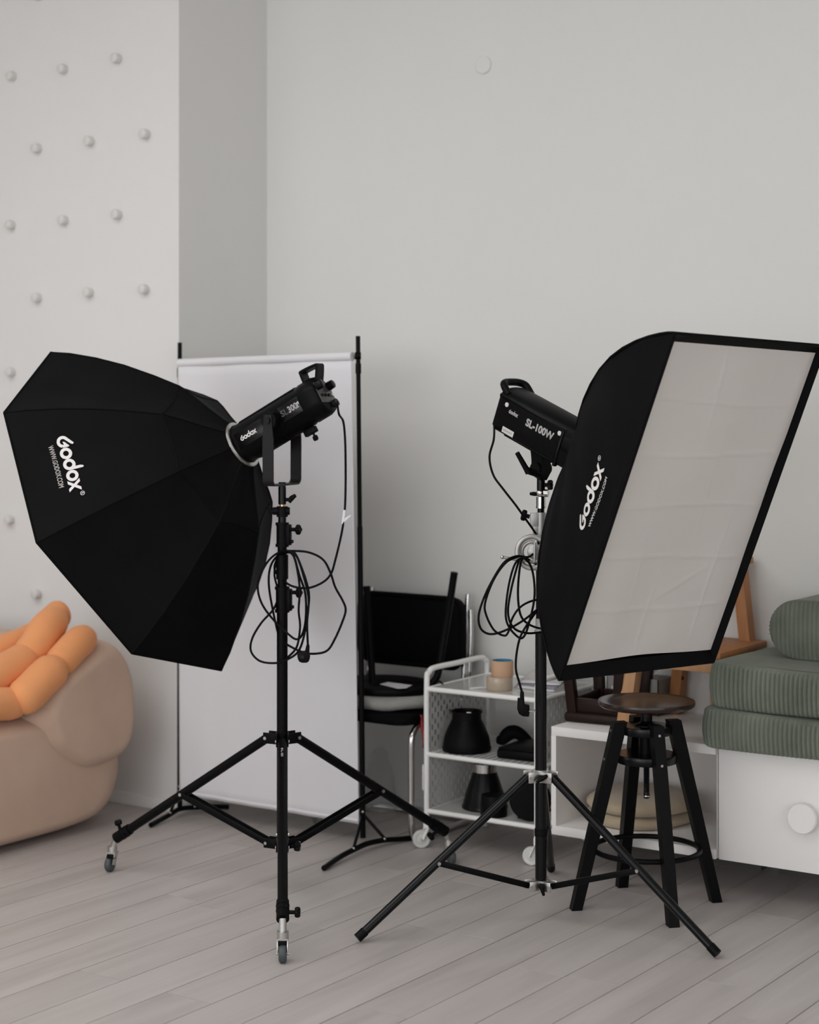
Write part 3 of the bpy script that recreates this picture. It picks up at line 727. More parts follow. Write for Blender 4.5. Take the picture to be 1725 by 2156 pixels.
# ================================================================ STUDIO LIGHT B (box body)
BB = V((-.90652532, .20345004, .36989178)).normalized()
P1 = V((-2.810, 4.816, 1.5096)); LBX = .63235
CBx = P1 - BB * LBX
def bb_(s): return CBx + BB * s
SB = V((-.219, -.9757, 0)).normalized(); SB = (SB - BB * SB.dot(BB)).normalized()
TB = SB.cross(BB).normalized(); TB = TB if TB.z > 0 else -TB
lampB = thing('studio_light', P1, 'black box-shaped studio light with ribbed side mounted behind the rectangular softbox', 'studio light')
def lsec(s, w=.064, hb=-.074, ht=.038, arch=.030, k=1.0):
    pts = []
    for a, b in ((w, ht), (w, hb + .012), (w - .012, hb), (-w + .012, hb), (-w, hb + .012), (-w, ht)): pts.append((a, b))
    for t in range(1, 14):
        a = pi - pi * t / 14; pts.append((w * cos(a), ht + arch * sin(a) ** .8))
    return [bb_(s) + SB * a * k + TB * b * k for a, b in pts]
obj('body', G().loft([lsec(s, k=k) for s, k in ((.444, .93), (.448, .97), (.760, .97), (.768, .93))]), BLKPL, lampB)
rb = G()
for k in range(15):
    t = .030 - k * .0066
    rb.box(bb_(.625) + SB * .0625 + TB * t, (.262, .0030, .0034), Matrix((BB, TB, SB)).transposed(), .0008)
obj('ribbed_side', rb, BLKPL, lampB)
ed = G()
for sgn in (1, -1):
    ed.box(bb_(.622) + SB * .058 * sgn + TB * .040, (.292, .012, .012), Matrix((BB, TB, SB)).transposed(), .003)
ed.box(bb_(.485) + SB * .060 - TB * .02, (.010, .112, .014), Matrix((BB, TB, SB)).transposed(), .002)
obj('edge_rail', ed, BLKGLOSS, lampB)
obj('base_rail', G().box(bb_(.625) - TB * .080, (.235, .012, .050), Matrix((BB, TB, SB)).transposed(), .003), BLKPL, lampB)
obj('front_collar', G().lathe(bb_(.446), BB, [(0, .055), (0, .066), (.030, .066), (.030, .055)], 36, closed=True), BLKPL, lampB)
hpt = [bb_(.745) + SB * .050 + TB * .048, bb_(.775) + SB * .048 + TB * .066, bb_(.790) + SB * .030 + TB * .070, bb_(.792) + TB * .071, bb_(.790) - SB * .030 + TB * .070, bb_(.775) - SB * .048 + TB * .066, bb_(.745) - SB * .050 + TB * .048]
obj('carry_handle', G().tube(spline(hpt, 6), .0115, 12), BLKPL, lampB)
sidef = lambda s0, t0: (lambda x, y: bb_(s0 - x) + SB * .0652 + TB * (t0 + y))
bl = G().box(bb_(.568) + SB * .0635 + TB * .022, (.13, .022, .002), Matrix((BB, TB, SB)).transposed())
ls = logo_shape(False); decal('brand_lettering', ([(x * .0078, y * .0092) for x, y in ls[0]], ls[1]), sidef(.712, .002), PRINT2, lampB, 'small white brand lettering')
vs, fs = font_shape('SL-100W', .0285); wmx = max(p[0] for p in vs)
decal('model_lettering', thicken([(x * .118 / wmx, y * 1.1) for x, y in vs], fs, .0014), sidef(.634, -.006), PRINT, lampB, 'white model lettering')
for s, t in ((.728, .022), (.497, .024)):
    obj('screw', G().lathe(bb_(s) + SB * .062 + TB * t, SB, [(0, .0072), (.0035, .0072), (.0045, .005), (.0046, .001)], 20), LABELM, lampB)['label'] = 'white side screw'
obj('sticker', G().box(bb_(.694) + SB * .0648 - TB * .053, (.050, .018, .0006), Matrix((BB, TB, SB)).transposed()), LABELM, lampB)['label'] = 'white barcode sticker'
vs, fs = [], []
for k in range(14): a = k * .0027; poly2(vs, fs, [(a, 0), (a + .0008 + .0009 * ((k * 7) % 3 == 0), 0), (a + .0008 + .0009 * ((k * 7) % 3 == 0), .005), (a, .005)])
decal('sticker_bars', (vs, fs), lambda x, y: bb_(.713 - x) + SB * .0654 + TB * (-.0555 + y), PRINTDIM, lampB)
br = G(); bc = bb_(.600) - TB * .080; bd = V((PB.x, PB.y, zb(1008)))
br.loft([[c + BB * a * w + SB * b * h for a, b in ((1, 1), (1, -1), (-1, -1), (-1, 1))] for c, w, h in ((bc, .026, .022), (bc.lerp(bd, .35), .023, .020), (bc.lerp(bd, .7), .022, .020), (bd, .012, .014))])
br.cyl(bc.lerp(bd, .62) - SB * .028, bc.lerp(bd, .62) + SB * .028, .020, n=24)
obj('tilt_bracket', br, BLKPL, lampB, 50)
lv = G(); q0 = at_d(1136, 1000, 5.50); q1 = at_d(1110, 990, 5.47); q2 = at_d(1089, 953, 5.46)
lv.tube([q0, q1], [.010, .011], 12); lv.tube(spline([q1 - (q2 - q1) * .15, q1, q1.lerp(q2, .5), q2], 5), [.010 - .0002 * i for i in range(16)], 12)
obj('tilt_lever', lv, BLKPL, lampB, 60)
ms = G(); ms.cyl(bx_(1034), bx_(1006), .0125, n=20); obj('mount_socket', ms, BLKGLOSS, lampB)
g = G(); knob_on(g, bx_(1021) + RIGHT * .010 - FWD * .004, RIGHT - FWD * .2, .010, .0135, 5); obj('mount_knob', g, BLKPL, lampB)

# ================================================================ RECTANGULAR SOFTBOX
sbx = thing('rectangular_softbox', bb_(.2), 'tall black rectangular softbox with white front cloth, facing right', 'softbox')
RLB = .03147
F1 = UP.cross(BB).normalized(); F2 = BB.cross(F1)
F1, F2 = F1 * cos(RLB) + F2 * sin(RLB), -F1 * sin(RLB) + F2 * cos(RLB)
HW, HH = .6936 / 2, 1.0132 / 2
PROF = [(1.0, 0.0), (.985, .022), (.955, .055), (.91, .098), (.85, .148), (.77, .205), (.68, .258), (.57, .310), (.45, .356), (.33, .394), (.22, .422), (.14, .438)]
def rod(cx, cy, k):
    m, s = PROF[k]
    mx = .072 / HW + (m - .14) / .86 * (1 - .072 / HW); my = .072 / HH + (m - .14) / .86 * (1 - .072 / HH)
    return bb_(s) + F1 * cx * HW * mx + F2 * cy * HH * my
corners = [(1, 1), (1, -1), (-1, -1), (-1, 1)]
g = G(); K = len(PROF) - 1
def pan(c0, c1, a, b, off=0):
    x = b * K; k = min(K - 1, int(x)); fr = x - k
    p = rod(*c0, k).lerp(rod(*c0, k + 1), fr); q = rod(*c1, k).lerp(rod(*c1, k + 1), fr)
    L = (q - p).length; r = p.lerp(q, a)
    mid = (F1 * (c0[0] + c1[0]) + F2 * (c0[1] + c1[1])).normalized()
    n = (mid * .75 + BB * .66).normalized()
    sag = .016 * 4 * a * (1 - a) * min(1, b * 6) * (L / 1.0)
    wr = .0048 * sin(a * 17 + b * 9) * sin(b * 11 + a * 5) * min(1, b * 5)
    return r - n * (sag + wr - off)
for c0, c1 in zip(corners, corners[1:] + corners[:1]):
    g.grid(lambda a, b: pan(c0, c1, a, b), 24, K * 2)
obj('fabric_shell', g, BLKFAB, sbx, 40)
lip = G(); ro = [bb_(0) + F1 * a * HW + F2 * b * HH for a, b in corners]
def ring_at(s, ins, it=None, ib=None, n=10):
    out = []
    cs = [(a * (HW - ins), b * (HH - (ins if it is None else (it if b > 0 else ib)))) for a, b in corners]
    for (a0, b0), (a1, b1) in zip(cs, cs[1:] + cs[:1]):
        for k in range(n):
            t = k / n
            out.append(bb_(s) + F1 * (a0 + (a1 - a0) * t) + F2 * (b0 + (b1 - b0) * t))
    return out
R4 = [ring_at(.0, 0), ring_at(-.004, .001), ring_at(-.006, .004), ring_at(-.004, .007), ring_at(.019, .009, .030, .033)]
nL = len(R4[0])
lip.add([p for q in R4 for p in q], [(k * nL + i, k * nL + (i + 1) % nL, (k + 1) * nL + (i + 1) % nL, (k + 1) * nL + i) for k in range(4) for i in range(nL)])
obj('front_lip', lip, BLKFAB, sbx, 60)
pp = G()
for c_ in corners: pp.tube([rod(*c_, k) for k in range(K + 1)], .0034, 6)
for c0, c1 in zip(corners, corners[1:] + corners[:1]): pp.tube([pan(c0, c1, t / 12, 0) for t in range(13)], .0030, 6)
obj('piping', pp, BLKFAB, sbx)
rnd = random.Random(5)
def diff_pt(a, b):
    x = (a - .5) * 2; y = (b - .5) * 2
    h = 0
    for c_ in (-.66, -.33, .0, .33, .66): h += .0028 * math.exp(-((y - c_ - .015 * sin(a * 4 + c_ * 5)) / .008) ** 2)
    for c_, k_ in ((-.58, .0016), (-.21, .0010), (.12, .0019), (.47, .0012)): h += k_ * math.exp(-((x - c_ - .10 * y - .05 * sin(b * 5 + c_ * 9)) / .016) ** 2) * (.45 + .55 * sin(b * 7 + c_ * 11))
    h += .0018 * math.exp(-((y + .62 + .35 * (x - .1)) / .018) ** 2) * math.exp(-((x + .2) / .35) ** 2)
    h += .0035 * sin(5.2 * x + 2.1 * y + .8 * sin(3 * y)) * (.4 + .6 * abs(y)) + .0025 * sin(9 * x - 4 * y) * max(0, -y)
    edge = min(1, (1 - abs(x)) * 6) * min(1, (1 - abs(y)) * 8)
    yb = .009 * math.exp(-(x / .55) ** 2) * max(0, -y) ** 6     # the lower hem rides up in the middle
    return bb_(.0185 - h * edge) + F1 * x * (HW - .0092) + F2 * ((HH - .0302) * max(y, 0) + (HH - .0332) * min(y, 0) + yb)
obj('front_diffuser', G().grid(diff_pt, 110, 150), DIFF, sbx, 80)['label'] = 'white creased front cloth'
obj('mounting_ring', G().lathe(bb_(.434), BB, [(0, .060), (0, .070), (.012, .070), (.012, .060)], 40, closed=True), BLKMET, sbx)
# lettering on the side panel towards the camera: reads upward, tops towards the lamp
bst = None
for k_, (c0, c1) in enumerate(zip(corners, corners[1:] + corners[:1])):
    c = pan(c0, c1, .5, .25); s_ = (c - EYEP).dot(RIGHT) / (c - EYEP).dot(FWD)
    if bst is None or s_ < bst[0]: bst = (s_, c0, c1)
_, C0, C1 = bst
upw = pan(C0, C1, .9, .2).z > pan(C0, C1, .1, .2).z
lens_ = [0]
for k in range(60): lens_.append(lens_[-1] + (pan(C0, C1, .5, (k + 1) / 60) - pan(C0, C1, .5, k / 60)).length)
def sb_map(x, y):                                  # x metres up from the middle, y metres from the front edge towards the lamp
    k = 0
    while k < 59 and lens_[k + 1] < y: k += 1
    b = (k + (y - lens_[k]) / (lens_[k + 1] - lens_[k])) / 60
    L = (pan(C0, C1, 1, b) - pan(C0, C1, 0, b)).length
    a = .5 + x / L; a = a if upw else 1 - a
    return pan(C0, C1, a, b, .0028)
LW2 = .037
decal('brand_lettering', logo_shape(), lambda x, y: sb_map(-.117 + x * LW2, .128 + y * LW2), PRINT, sbx, 'white brand wordmark')
vs, fs = font_shape('WWW.GODOX.COM', .0245); wmx = max(p[0] for p in vs)
decal('web_address', thicken(vs, fs, .0006), lambda x, y: sb_map(-.092 + x * .148 / wmx, .099 + y * .62), PRINT, sbx, 'white web address lettering')

# ================================================================ POWER CORD B
cordB = thing('power_cord', at_d(1090, 1400, 5.5), 'black power cord hanging in loops from the crank of the right stand', 'cable')
cab = G(); so = bb_(.768) + SB * .050 - TB * .062
c1 = [so] + cp([(1040, 925, 5.50), (1031, 962, 5.48), (1039, 1000, 5.48), (1060, 1030, 5.47), (1085, 1062, 5.47), (1105, 1090, 5.48), (1130, 1127, 5.52), (1133, 1150, 5.55), (1115, 1172, 5.49), (1088, 1171, 5.47), (1062, 1184, 5.46), (1037, 1222, 5.46), (1018, 1262, 5.46), (1008, 1298, 5.46), (1013, 1324, 5.46), (1032, 1335, 5.46), (1060, 1329, 5.46), (1098, 1309, 5.46), (1134, 1281, 5.48), (1152, 1262, 5.53), (1150, 1240, 5.55), (1140, 1200, 5.56), (1122, 1184, 5.54), (1104, 1175, 5.47), (1086, 1185, 5.45), (1072, 1230, 5.45), (1065, 1290, 5.45), (1072, 1320, 5.45), (1094, 1343, 5.45), (1106, 1336, 5.45), (1116, 1305, 5.45), (1124, 1270, 5.45), (1126, 1240, 5.46), (1122, 1205, 5.48), (1112, 1182, 5.48), (1098, 1180, 5.47), (1091, 1240, 5.46), (1095, 1290, 5.46), (1110, 1312, 5.46), (1138, 1323, 5.49), (1160, 1318, 5.54), (1158, 1275, 5.54), (1133, 1263, 5.49), (1100, 1275, 5.46), (1080, 1300, 5.46), (1070, 1332, 5.46), (1060, 1338, 5.46), (1040, 1326, 5.46), (1024, 1295, 5.46), (1022, 1268, 5.46), (1040, 1220, 5.46), (1066, 1184, 5.46), (1092, 1172, 5.48)])
cab.tube(spline(c1, 7), R1 * .95, 8)
tl = cp([(1094, 1176, 5.46), (1078, 1235, 5.45), (1070, 1290, 5.45), (1082, 1322, 5.45), (1110, 1333, 5.46), (1140, 1331, 5.50)])
cab.tube(spline(tl, 7), R1 * .95, 8)
t2 = cp([(1150, 1262, 5.53), (1128, 1290, 5.47), (1104, 1325, 5.44), (1093, 1350, 5.44), (1087, 1385, 5.44), (1087, 1412, 5.44), (1094, 1438, 5.44), (1100, 1460, 5.44)])
cab.tube(spline(t2, 7), R1 * .95, 8)
obj('cable', cab, RUBBER, cordB, 60)
pg = G(); q = at_d(1098.5, 1490, 5.44); k_ = 1 / 711.
pg.cyl(at_d(1099.5, 1456, 5.44), at_d(1099.5, 1484, 5.44), .0055, .0078, n=14)
ol = [(-8, 20), (3, 20), (6, 8), (16, 6), (17, -6), (15, -18), (2, -17), (-6, -12), (-9, -4)]
pg.loft([[q + RIGHT * a * k_ * s + UP * b * k_ * s + FWD * h for a, b in ol] for h, s in ((-.013, .8), (-.010, 1), (.010, 1), (.013, .8))])
plg = obj('plug', pg, BLKPL, cordB, 40)
pr = G()
for o_ in (-.0095, .0095):
    a = q + RIGHT * 15 * k_ - UP * 6 * k_ + FWD * o_; pr.cyl(a, a + RIGHT * 14 * k_ - UP * 1.2 * k_, .0022, n=10)
obj('plug_pin', pr, CHROME, plg)

# ================================================================ BACKDROP
XL_, XR_, YBD = -4.652, -3.828, 5.262
bdf = thing('backdrop_frame', ((XL_ + XR_) / 2, YBD, 0), 'black two-pole frame carrying the white backdrop cloth in the corner', 'backdrop frame')
tops = {XL_: 1.795, XR_: 1.806}
for X, lean in ((XL_, 0.0), (XR_, -.022)):
    pole = G(); y0 = YBD if X == XL_ else YBD + .045
    bt = V((X, y0, .02)); tp = V((X + lean, y0, tops[X]))
    pole.cyl(bt, bt.lerp(tp, .62), .0098, n=16); pole.cyl(bt.lerp(tp, .6), tp, .0082, n=16)
    pole.cyl(bt.lerp(tp, .925), bt.lerp(tp, .945), .0105, n=16)
    obj('pole', pole, BLKMET, bdf)
    ft = G()
    # curved foot: a bow lying on the floor across the frame
    if X == XR_: pts = [at_Z(682, 1828, .010), at_Z(715, 1805, .016), at_Z(745, 1789, .022), at_Z(775, 1776, .026), at_Z(810, 1769, .022), at_Z(840, 1767, .014), at_Z(868, 1764, .010)]
    else: pts = [V((-4.612, 5.055, .010)), V((-4.622, 5.12, .016)), V((-4.635, 5.19, .022)), V((X, YBD, .026)), V((-4.635, 5.33, .022)), V((-4.60, 5.40, .016)), V((-4.57, 5.45, .010))]
    ft.tube(spline(pts, 5), .0095, 12)
    obj('foot', ft, BLKMET, bdf)
    for e in (pts[2], pts[4]):
        b_ = G(); b_.cyl(bt + UP * .085, e + UP * .006, .0058, n=10); obj('brace', b_, BLKMET, bdf)
    for e in (pts[2], pts[4], bt + UP * .088): obj('rivet', G().sphere(e + UP * .006 - FWD * .008, .0055, 10, 6), SILVER, bdf)
zc0, zc1 = 1.716, 1.735
ca_, cb_ = V((XL_, YBD - .004, zc0)), V((XR_ - .020, YBD + .040, zc1))
ca2, cb2 = V((XL_ + .012, YBD - .012, zc0 - .008)), V((XR_ - .034, YBD + .032, zc1 - .010))
obj('crossbar_clamp', G().cyl(cb_ - RIGHT * .010, cb_ + RIGHT * .012, .013, n=14), BLKPL, bdf)
obj('crossbar', G().cyl(ca_, cb_, .007, n=14), SILVER, bdf)
def cl_pt(a, b):
    p = ca2.lerp(cb2, a); zb0 = .085 - .015 * a
    z = p.z + (zb0 - p.z) * b
    w = .0035 * sin(a * 17 + 1) * (.4 + .6 * b) * (1 - .6 * b) + .0012 * sin(a * 43 + b * 2) * b
    return V((p.x + (XR_ - .008 - (XR_ - .034)) * a * b, p.y - .010 - w + .010 * b, z))
cl = G(); NU, NV = 90, 40
g1 = G().grid(cl_pt, NU, NV); cl.add(g1.v, g1.f)
cloth = obj('backdrop_cloth', cl, CLOTH, None, 80)
tag(cloth, 'white fabric backdrop sheet hanging from the black two-pole frame', 'backdrop')
md = cloth.modifiers.new('thickness', 'SOLIDIFY'); md.thickness = .0015
hg = G(); hg.tube([ca2.lerp(cb2, k / 12) - V((0, .0, .000)) + V((0, -.004, .008)) for k in range(13)], .0165, 14)
obj('top_sleeve', hg, CLOTH, cloth, 60)
hg = G(); hg.tube([cl_pt(k / 90, .993) for k in range(91)], .0065, 8); obj('bottom_hem', hg, CLOTH, cloth, 60)

# ================================================================ CHAIR AND WHAT LIES ON IT
chair = thing('cantilever_chair', (-3.89, 5.55, 0), 'black upholstered cantilever chair with chrome tube frame behind the backdrop', 'chair')
xa, xb = -4.115, -3.675; rt = .0115
fr = G()
def fr_side(x, s):
    return [V((x, 5.765, .855)), V((x, 5.745, .70)), V((x, 5.735, .55)), V((x, 5.722, .47)), V((x, 5.68, .43)), V((x, 5.55, .422)), V((x, 5.44, .418)), V((x, 5.405, .40)), V((x, 5.388, .36)), V((x, 5.388, .20)), V((x, 5.388, .075)), V((x, 5.402, .030)), V((x, 5.44, .0135)), V((x, 5.60, .0125)), V((x, 5.73, .0125)), V((x, 5.765, .0130))]
L_, R__ = spline(fr_side(xa, -1), 6), spline(fr_side(xb, 1), 6)
fr.tube(L_ + [V((xa + .03, 5.785, .0125)), V((xb - .03, 5.785, .0125))] + R__[::-1], rt, 12)
obj('tube_frame', fr, CHROME, chair, 60)
fr = G(); fr.tube(spline([V((xb + .018, 5.752, .80)), V((xb + .022, 5.748, .70)), V((xb + .020, 5.742, .60)), V((xb + .016, 5.735, .50)), V((xb + .010, 5.72, .45))], 6), .0095, 10); obj('back_post', fr, CHROME, chair, 60)
def rr_outline(w, h, r, n=6):
    out = []
    for cx, cy, a0 in ((w - r, h - r, 0), (-w + r, h - r, 90), (-w + r, -h + r, 180), (w - r, -h + r, 270)):
        out += [(cx + r * cos(radians(a0 + 90 * k / n)), cy + r * sin(radians(a0 + 90 * k / n))) for k in range(n + 1)]
    return out
ol = rr_outline(.232, .128, .055); cx_ = (xa + xb) / 2
bk = G().loft([[V((cx_ + a * s, 5.728 - .05 * (1 - (a / .232) ** 2) * 0 + .030 * (1 - (a / .232) ** 2) + h - .02 * (b + 0) * -.6, .712 + b * s)) for a, b in ol] for h, s in ((-.034, .88), (-.030, .96), (-.018, 1), (.006, 1), (.018, .96), (.022, .9))])
obj('backrest', bk, BLKUPH, chair, 50)
pp = G().tube([V((cx_ + a * 1.0, 5.700 + .030 * (1 - (a / .232) ** 2) + .012 * b, .712 + b)) for a, b in ol], .010, 8, closed=True)
obj('backrest_border', pp, BLKUPH, chair, 60)
ol = rr_outline(.235, .205, .07)
st = G().loft([[V((cx_ + a * s, 5.545 + b * s, .436 + h)) for a, b in ol] for h, s in ((-.014, .93), (-.008, .985), (.006, 1), (.016, .985), (.024, .93))])
obj('seat', st, BLKUPH, chair, 50)
cu = G(); ol = [(.222 * cos(t) * (1 + .06 * cos(2 * t)), .19 * sin(t)) for t in [2 * pi * k / 48 for k in range(48)]]
cu.loft([[V((cx_ + a * s, 5.535 + b * s, .466 + h + .004 * sin(a * 40))) for a, b in ol] for h, s in ((0, .90), (.008, .99), (.020, 1.02), (.034, .99), (.044, .90))])
tag(obj('seat_cushion', cu, GREYCUSH, None, 80), 'grey fluffy seat cushion on the black cantilever chair', 'cushion')
up = thing('tube_leg_stool', (cx_, 5.52, .512), 'upturned black stool with bent tube legs lying on the chair cushion', 'stool')
ol = [(.195 * cos(t), .165 * sin(t)) for t in [2 * pi * k / 48 for k in range(48)]]
sg = G().loft([[V((cx_ + .004 + a * s, 5.53 + b * s, .5125 + h)) for a, b in ol] for h, s in ((0, .93), (.006, .99), (.018, 1.0), (.026, .98), (.032, .90))])
obj('seat', sg, BLKPL, up, 60)
lg = G(); lg.tube(spline([at_Y(772, 1234, 5.50), at_Y(776, 1300, 5.50), at_Y(781, 1380, 5.49), at_Y(785, 1438, 5.47), at_Y(790, 1462, 5.44)], 6), .0132, 12); obj('leg', lg, BLKPL, up, 60)
lg = G(); lg.tube(spline([at_Y(957, 1205, 5.56), at_Y(945, 1285, 5.56), at_Y(934, 1350, 5.55), at_Y(926, 1400, 5.54), at_Y(920, 1425, 5.53), at_Y(905, 1442, 5.52), at_Y(880, 1450, 5.52), at_Y(840, 1452, 5.52)], 6), .0132, 12); obj('leg', lg, BLKPL, up, 60)
pz = .5455
pc_ = [at_Z(800, 1441, pz), at_Z(817, 1436.5, pz), at_Z(868, 1443, pz), at_Z(856, 1449, pz), at_Z(838, 1450, pz)]
lb = G(); n_ = len(pc_); lb.add(pc_ + [p + UP * .0012 for p in pc_], [tuple(range(n_ - 1, -1, -1)), tuple(range(n_, 2 * n_))] + [(i, (i + 1) % n_, n_ + (i + 1) % n_, n_ + i) for i in range(n_)])
tag(obj('paper_slip', lb, PAPER, None, smooth=False), 'torn white paper slip on the upturned black stool', 'paper')

# translucent bag on the floor behind the backdrop
bg = G(); bc_ = V((-4.075, 5.765, 0))
secs = []
for h, s in ((.004, .95), (.04, 1.0), (.08, .9), (.13, .82), (.17, .70), (.20, .5), (.225, .42), (.24, .15)):
    secs.append([bc_ + V((.068 * s * cos(t) * (1 + .08 * sin(3 * t + h * 20)), .045 * s * sin(t) * (1 + .1 * sin(5 * t)), h)) for t in [2 * pi * k / 32 for k in range(32)]])
bg.loft(secs); tag(obj('plastic_bag', bg, CLEARPL, None, 80), 'cloudy plastic bag on the floor under the chair', 'bag')

# ================================================================ CART
CX0, CX1, CY0, CY1 = -3.607, -3.157, 5.385, 5.785
cart = thing('rolling_cart', ((CX0 + CX1) / 2, (CY0 + CY1) / 2, 0), 'white three-tier metal rolling cart with pegboard ends', 'cart')
def cz(v, d=6.40): return EYE - (v - HZ) / FPX * d
ZT, ZM, ZBt, HTOP = .560, .330, .130, .628
r_ = .0098
for x in (CX0, CX1):                               # each end: one bent tube, two posts and the handle
    g = G(); k = .045
    top = HTOP if x == CX0 else HTOP - .004
    pts = [V((x, CY0, .085)), V((x, CY0, .3)), V((x, CY0, top - k)), V((x, CY0 + k * .3, top - k * .3)), V((x, CY0 + k, top)), V((x, (CY0 + CY1) / 2, top)), V((x, CY1 - k, top)), V((x, CY1 - k * .3, top - k * .3)), V((x, CY1, top - k)), V((x, CY1, .3)), V((x, CY1, .085))]
    g.tube(spline(pts, 5), r_, 14); obj('end_frame', g, CARTW, cart, 60)
for z in (ZT, ZM, ZBt):
    g = G()
    for y in (CY0, CY1): g.cyl(V((CX0, y, z)), V((CX1, y, z)), .0088, n=14)
    for x in (CX0, CX1): g.cyl(V((x, CY0, z)), V((x, CY1, z)), .0070, n=12)
    obj('shelf_rail', g, CARTW, cart)
cxm, cym = (CX0 + CX1) / 2, (CY0 + CY1) / 2
obj('top_shelf', G().box((cxm, cym, ZT + .002), (CX1 - CX0 - .014, CY1 - CY0 - .016, .004)), SHELFPL, cart)
obj('bottom_shelf', G().box((cxm, cym, ZBt + .002), (CX1 - CX0 - .014, CY1 - CY0 - .016, .004)), SHELFPL, cart)
g = G()
for k in range(17): x = CX0 + .02 + k * (CX1 - CX0 - .04) / 16; g.bar((x, CY0, ZM + .004), (x, CY1, ZM + .004), .008, .004)
obj('wire_shelf', g, CARTW, cart)
for x, off in ((CX0, .004), (CX1, -.004)):
    obj('pegboard_panel', G().box((x + off, cym, (ZT + ZBt) / 2), (.003, CY1 - CY0 - .02, ZT - ZBt - .018)), PEG, cart, smooth=False)
for i, (x, y, a) in enumerate(((CX0, CY0, .9), (CX1, CY0, .12), (CX0, CY1, 1.9), (CX1, CY1, .4))):
    g = G(); tr = V((cos(a), sin(a), 0)); c = V((x, y, 0)) - tr * .020; c.z = .032; s = V((-tr.y, tr.x, 0))
    g.cyl(V((x, y, .095)), V((x, y, .072)), .0125, n=16)
    for q in (-1, 1): g.bar(V((x, y, .074)) + s * q * .013, c + s * q * .013, .020, .003, tr)
    fk = obj('caster_fork', g, CARTW, cart)
    obj('caster_wheel', G().lathe(c, s, [(-.010, .004), (-.010, .015), (-.007, .018), (-.010, .024), (-.009, .030), (-.004, .032), (.004, .032), (.009, .030), (.010, .024), (.007, .018), (.010, .015), (.010, .004)], 30), PLASTW, fk)
    obj('axle_cap', G().cyl(c - s * .016, c + s * .016, .0042, n=12), SILVER, fk)
obj('side_clip', G().box((CX0 - .014, CY0 + .012, .245), (.014, .026, .092), None, .004), PLASTW, cart)

rf = thing('dome_reflector', (-3.44, 5.50, ZM + .006), 'black dome-shaped reflector standing on the middle cart shelf', 'reflector')
o_ = V((-3.508, 5.492, ZM + .0062))
obj('bowl', G().lathe(o_, UP, [(0, .085), (.004, .087), (.014, .087), (.018, .084), (.024, .084), (.05, .080), (.08, .068), (.096, .060), (.110, .053), (.111, .002)], 48), BLKPL, rf, 30)
nk = G().lathe(o_ + UP * .110, UP, [(0, .052), (.024, .052), (.025, .056), (.031, .056), (.031, .049), (.006, .047), (.005, .002)], 40)
obj('neck', nk, BLKPL, rf, 30)
obj('latch', G().box(o_ + UP * .1425 - FWD * .050 + RIGHT * .006, (.016, .008, .004), Matrix.Rotation(atan2(SA, CA), 3, 'Z'), .001), CHROME, rf)['label'] = 'shiny rim latch'
tag(obj('strap', G().tube(spline([V((-3.448, 5.60, ZM + .034)), V((-3.430, 5.605, ZM + .036)), V((-3.405, 5.615, ZM + .060)), V((-3.380, 5.625, ZM + .062)), V((-3.350, 5.64, ZM + .040)), V((-3.335, 5.645, ZM + .026))], 6), [.013, .014, .015, .016, .018, .02, .021, .022, .023, .024, .025, .025, .026, .026, .025, .025, .025, .024, .024, .023, .022, .021, .02, .019, .018, .017, .016, .015, .014, .013, .012][:31], 14), BLKFAB, None, 60),
    'crumpled black strap beside the dome reflector on the cart', 'strap')
cs = G(); cs.box((-3.268, 5.53, ZM + .024), (.165, .20, .034), Matrix.Rotation(.05, 3, 'Z'), .010, 3); cs.box((-3.268, 5.53, ZM + .043), (.155, .19, .006), Matrix.Rotation(.05, 3, 'Z'), .002)
for sx in (-.06, .06): cs.cyl((-3.268 + sx, 5.46, ZM + .0062), (-3.268 + sx, 5.46, ZM + .012), .007, n=10)
tag(obj('flat_case', cs, BLKPL, None, 40), 'flat black case lying at the right of the middle cart shelf', 'case')
rf = thing('cone_reflector', (-3.385, 5.53, ZBt + .004), 'black cone reflector with silver ring on the bottom cart shelf', 'reflector')
o_ = V((-3.452, 5.523, ZBt + .0045))
obj('cone', G().lathe(o_, UP, [(0, .0800), (.003, .082), (.008, .082), (.018, .077), (.05, .069), (.09, .056), (.115, .047), (.128, .0425), (.128, .002)], 48), BLKGLOSS, rf, 30)
obj('silver_ring', G().lathe(o_ + UP * .1285, UP, [(0, .042), (.022, .042), (.023, .045), (.030, .045), (.031, .040), (.008, .038), (.007, .002)], 40), CHROME, rf, 30)['label'] = 'silver mounting ring'
cp_ = G().lathe(V((-3.362, 5.438, ZBt + .0045)), UP, [(0, .046), (.004, .047), (.068, .045), (.072, .044), (.0725, .002)], 40)
tag(obj('canister', cp_, BLKPL, None, 30), 'short black round canister in front of the cone reflector', 'canister')
bd_ = thing('barn_door_set', (-3.205, 5.47, ZBt + .004), 'black round barn door attachment on edge at the bottom cart shelf', 'barn door')
o_ = V((-3.215, 5.440, ZBt + .078)); nrm = V((.45, -.89, 0)).normalized()
obj('disc', G().lathe(o_, nrm, [(-.025, .062), (-.022, .070), (.010, .0722), (.016, .068), (.0165, .002)], 44), BLKPL, bd_, 30)
hg = G()
for a in (60, 150, 240, 330): t = V((-nrm.y, nrm.x, 0)); hg.box(o_ + t * .070 * cos(radians(a)) + UP * .0690 * sin(radians(a)), (.016, .016, .012), None, .003)
obj('hinge', hg, BLKPL, bd_)
obj('orange_tab', G().box(o_ + V((-.064, .018, .026)), (.012, .022, .026), None, .003), ORGPL, bd_)['label'] = 'orange tab'
